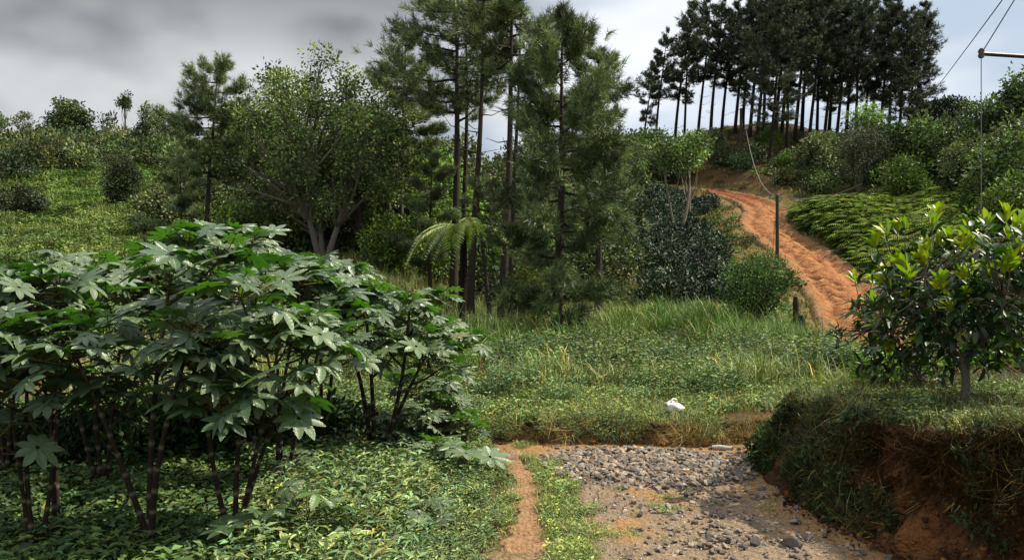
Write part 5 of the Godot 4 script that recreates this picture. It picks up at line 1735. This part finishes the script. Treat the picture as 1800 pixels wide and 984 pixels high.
func put_objects() -> void:
	rng.seed = 700
	# posts and wires
	var foot := spot(1367, 37.5)
	var post := thing("wire_post", "slim grey post carrying a wire at the bend of the red road", "post", foot)
	part("shaft", ring_mesh([[-0.4, 0.09], [0.0, 0.09], [3.2, 0.075], [3.5, 0.07]], 10, Color(0.3, 0.27, 0.23), M.wood), post)
	var br := Sm.new()
	br.tube(PackedVector3Array([Vector3(-0.32, -0.2, 0.1), Vector3(-0.12, 2.3, 0.05)]), PackedFloat32Array([0.022, 0.022]), 6, Color(0.62, 0.55, 0.28))
	part("brace", br.mesh(M.wood), post)
	var foot2 := spot(1303, 66)
	var post2 := thing("wire_post", "tall grey post standing in front of the pine grove", "post", foot2)
	part("shaft", ring_mesh([[-0.4, 0.14], [0.0, 0.14], [4.4, 0.11], [4.9, 0.1]], 10, Color(0.27, 0.24, 0.21), M.wood), post2)
	var top1 := foot + Vector3(0, 3.45, 0)
	var top2 := foot2 + Vector3(0.35, 3.5, 0)
	part("bracket", ring_mesh([[0.0, 0.05], [0.1, 0.05]], 6, Color(0.7, 0.7, 0.66), M.wire), post2).transform = Transform3D(Basis(Vector3.BACK, -PI / 2).scaled(Vector3(1, 4, 1)), Vector3(0.02, 3.5, 0))
	single("wire", wire_mesh(top1 - top1, top2 - top1, 1.4, 0.02, Color(0.36, 0.36, 0.33)), "pale slack wire from the slim post up to the tall one", "wire", top1)
	single("wire", wire_mesh(Vector3.ZERO, Vector3(2.2, 0.1, 4.0), 0.35, 0.018, Color(0.4, 0.4, 0.37)), "short wire end drooping from the slim post toward the ferns", "wire", top1)
	# the crossarm and its wires
	var end := air(1726, 94, 11.0)
	var pole := spot(1960, 11.4)
	var arm_y := end.y
	var stand_ := thing("utility_pole", "dark pole arm reaching in under the blue sky, wires at its tip", "utility pole", pole)
	part("shaft", ring_mesh([[-0.5, 0.12], [0.0, 0.12], [arm_y - pole.y + 1.6, 0.09]], 12, Color(0.3, 0.27, 0.24), M.wood), stand_)
	var arm := Sm.new()
	arm.tube(PackedVector3Array([end - pole + Vector3(-0.02, 0, 0), Vector3(0.2, end.y - pole.y - 0.02, 0)]), PackedFloat32Array([0.028, 0.03]), 10, Color(0.16, 0.15, 0.15), true)
	var arm_node := part("arm", arm.mesh(M.wire), stand_)
	part("insulator", ring_mesh([[-0.06, 0.03], [-0.03, 0.045], [0.0, 0.03], [0.03, 0.045], [0.07, 0.02]], 10, Color(0.2, 0.18, 0.17), M.wire), arm_node).position = end - pole
	single("wire", wire_mesh(Vector3.ZERO, Vector3(1.02, 2.05, 0.6), 0.0, 0.008, Color(0.25, 0.25, 0.25)), "taut wire running up from the tip of the pole arm", "wire", end)
	var low := spot(1724, 11.0)
	single("wire", wire_mesh(Vector3.ZERO, Vector3(0, low.y - end.y, 0), 0.0, 0.006, Color(0.42, 0.4, 0.38)), "thin wire hanging straight down from the tip of the pole arm", "wire", end)
	var a := air(1900, -188, 10.0)
	var b := air(1579, 234, 73.0)
	single("wire", wire_mesh(Vector3.ZERO, b - a, 0.25, 0.012, Color(0.1, 0.1, 0.1)), "long dark wire sloping down across the sky to the pine grove", "wire", a)
	# weathered stumps in the grass
	for q in [[1400, 22.5, 0.085, 1.0, "thin dark stump of a post above the grass by the red road"], [1405, 21.0, 0.11, 0.62, "short mossy stump in front of the thin dark one"]]:
		var s := Sm.new()
		var p := spot(q[0], q[1])
		var h: float = q[3]
		s.tube(curve(Vector3(0, -0.2, 0), Vector3(rnd(-0.06, 0.06), h, 0), ball() * 0.04, 6), PackedFloat32Array([q[2] * 1.3, q[2] * 1.1, q[2], q[2] * 1.12, q[2] * 0.9, q[2] * 1.05, q[2] * 0.6]), 9, Color(0.24, 0.22, 0.18), true)
		single("stump", s.mesh(M.bark), q[4], "stump", p)
	# the white jug on the grass ledge
	var jp := spot(1185, 8.35)
	var jug := thing("jug", "dirty white plastic jug lying on the grass ledge", "jug", jp + Vector3(0, 0.1, 0))
	jug.rotation = Vector3(0.35, 0.5, 1.15)
	jug.scale = Vector3.ONE * 1.5
	var body := Sm.new()
	var pos := PackedVector3Array(); var col := PackedColorArray()
	var prof := [[-0.075, 0.0], [-0.075, 0.03], [-0.07, 0.042], [-0.04, 0.045], [0.0, 0.043], [0.035, 0.044], [0.055, 0.036], [0.068, 0.02], [0.075, 0.014]]
	for q in prof:
		for k in 21:
			var t := TAU * k / 20.0
			var sq := pow(pow(absf(cos(t)), 4.0) + pow(absf(sin(t)), 4.0), -0.25)
			var dent := 1.0 - 0.16 * maxf(0.0, sin(t * 2.0 + q[0] * 30.0)) * (1.0 if absf(q[0]) < 0.06 else 0.2)
			pos.append(Vector3(cos(t) * q[1] * sq * dent, q[0], sin(t) * q[1] * sq * 0.8))
			col.append(Color(0.85, 0.84, 0.8))
	body.grid(prof.size(), 21, pos, col)
	part("body", body.mesh(M.plastic), jug)
	part("cap", ring_mesh([[0.072, 0.017], [0.09, 0.016]], 12, Color(0.8, 0.8, 0.78), M.plastic), jug)
	var hd := Sm.new()
	hd.tube(PackedVector3Array([Vector3(0.03, 0.062, 0), Vector3(0.056, 0.055, 0), Vector3(0.062, 0.03, 0), Vector3(0.043, 0.005, 0)]), taper(0.007, 0.007, 3), 6, Color(0.83, 0.82, 0.78))
	part("handle", hd.mesh(M.plastic), jug)
	# a white painted billet of wood, and a stake
	var wp := spot(1270, 7.55)
	var bil := thing("wood_billet", "white painted billet of split wood on the orange dirt", "wood", wp + Vector3(0, 0.03, 0))
	bil.rotation = Vector3(0, -0.35, 0.02)
	var bs := Sm.new()
	bs.tube(PackedVector3Array([Vector3(-0.09, 0, 0), Vector3(-0.03, 0.004, 0), Vector3(0.04, 0, 0), Vector3(0.09, 0, 0)]), PackedFloat32Array([0.026, 0.03, 0.029, 0.025]), 7, Color(0.72, 0.69, 0.62))
	part("log", bs.mesh(M.wood), bil)
	for s in [-1, 1]:
		part("cut_end", ring_mesh([[0.0, 0.0245], [0.004, 0.0235]], 7, Color(0.42, 0.34, 0.24), M.wood), bil).transform = Transform3D(Basis(Vector3.BACK, -s * PI / 2), Vector3(s * 0.09, 0, 0))
	var sp := spot(1349, 8.6)
	single("stake", ring_mesh([[-0.05, 0.011], [0.03, 0.011], [0.1, 0.01], [0.12, 0.003]], 6, Color(0.72, 0.69, 0.6), M.wood), "small pale stake stuck in the grass beside the ledge", "stake", sp)

func _ready() -> void:
	noise.seed = 4
	noise.frequency = 0.03
	noise.fractal_octaves = 4
	fine.seed = 9
	fine.frequency = 0.25
	fine.fractal_octaves = 3
	# camera
	var cam := Camera3D.new()
	cam.name = "camera"
	cam.position = Vector3(0, EYE, 0)
	cam.fov = rad_to_deg(2.0 * atan(492.0 / 1413.0))
	cam.near = 0.05
	cam.far = 2000.0
	add_child(cam)
	# sky, exposure
	var env := Environment.new()
	env.background_mode = Environment.BG_SKY
	env.sky = Sky.new()
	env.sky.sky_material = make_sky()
	env.background_energy_multiplier = 1.0
	env.tonemap_mode = Environment.TONE_MAPPER_LINEAR
	env.tonemap_exposure = 1.8
	env.sdfgi_enabled = true
	env.ssao_enabled = true
	env.ssil_enabled = true
	var we := WorldEnvironment.new()
	we.name = "world"
	we.environment = env
	add_child(we)
	# sun: ahead and to the right, fairly high
	var sun := DirectionalLight3D.new()
	sun.name = "sun"
	sun.light_energy = 1.6
	sun.light_color = Color(1.0, 0.96, 0.88)
	sun.light_angular_distance = 0.5
	sun.shadow_enabled = true
	add_child(sun)
	var az := deg_to_rad(80.0)
	var el := deg_to_rad(50.0)
	sun.look_at_from_position(Vector3(sin(az) * cos(el), sin(el), -cos(az) * cos(el)) * 100.0, Vector3.ZERO)
	var t0 := Time.get_ticks_msec()
	make_materials()
	survey()
	lay_hill_road()
	lay_ground()
	lay_track()
	lay_path()
	lay_red_road()
	lay_banks()
	print("land ", Time.get_ticks_msec() - t0)
	plant_pines()
	plant_broadleaves()
	print("trees ", Time.get_ticks_msec() - t0)
	plant_castors()
	plant_loquats()
	plant_small()
	put_objects()
	print("things ", Time.get_ticks_msec() - t0)
	plant_ground()
	print("ground ", Time.get_ticks_msec() - t0)
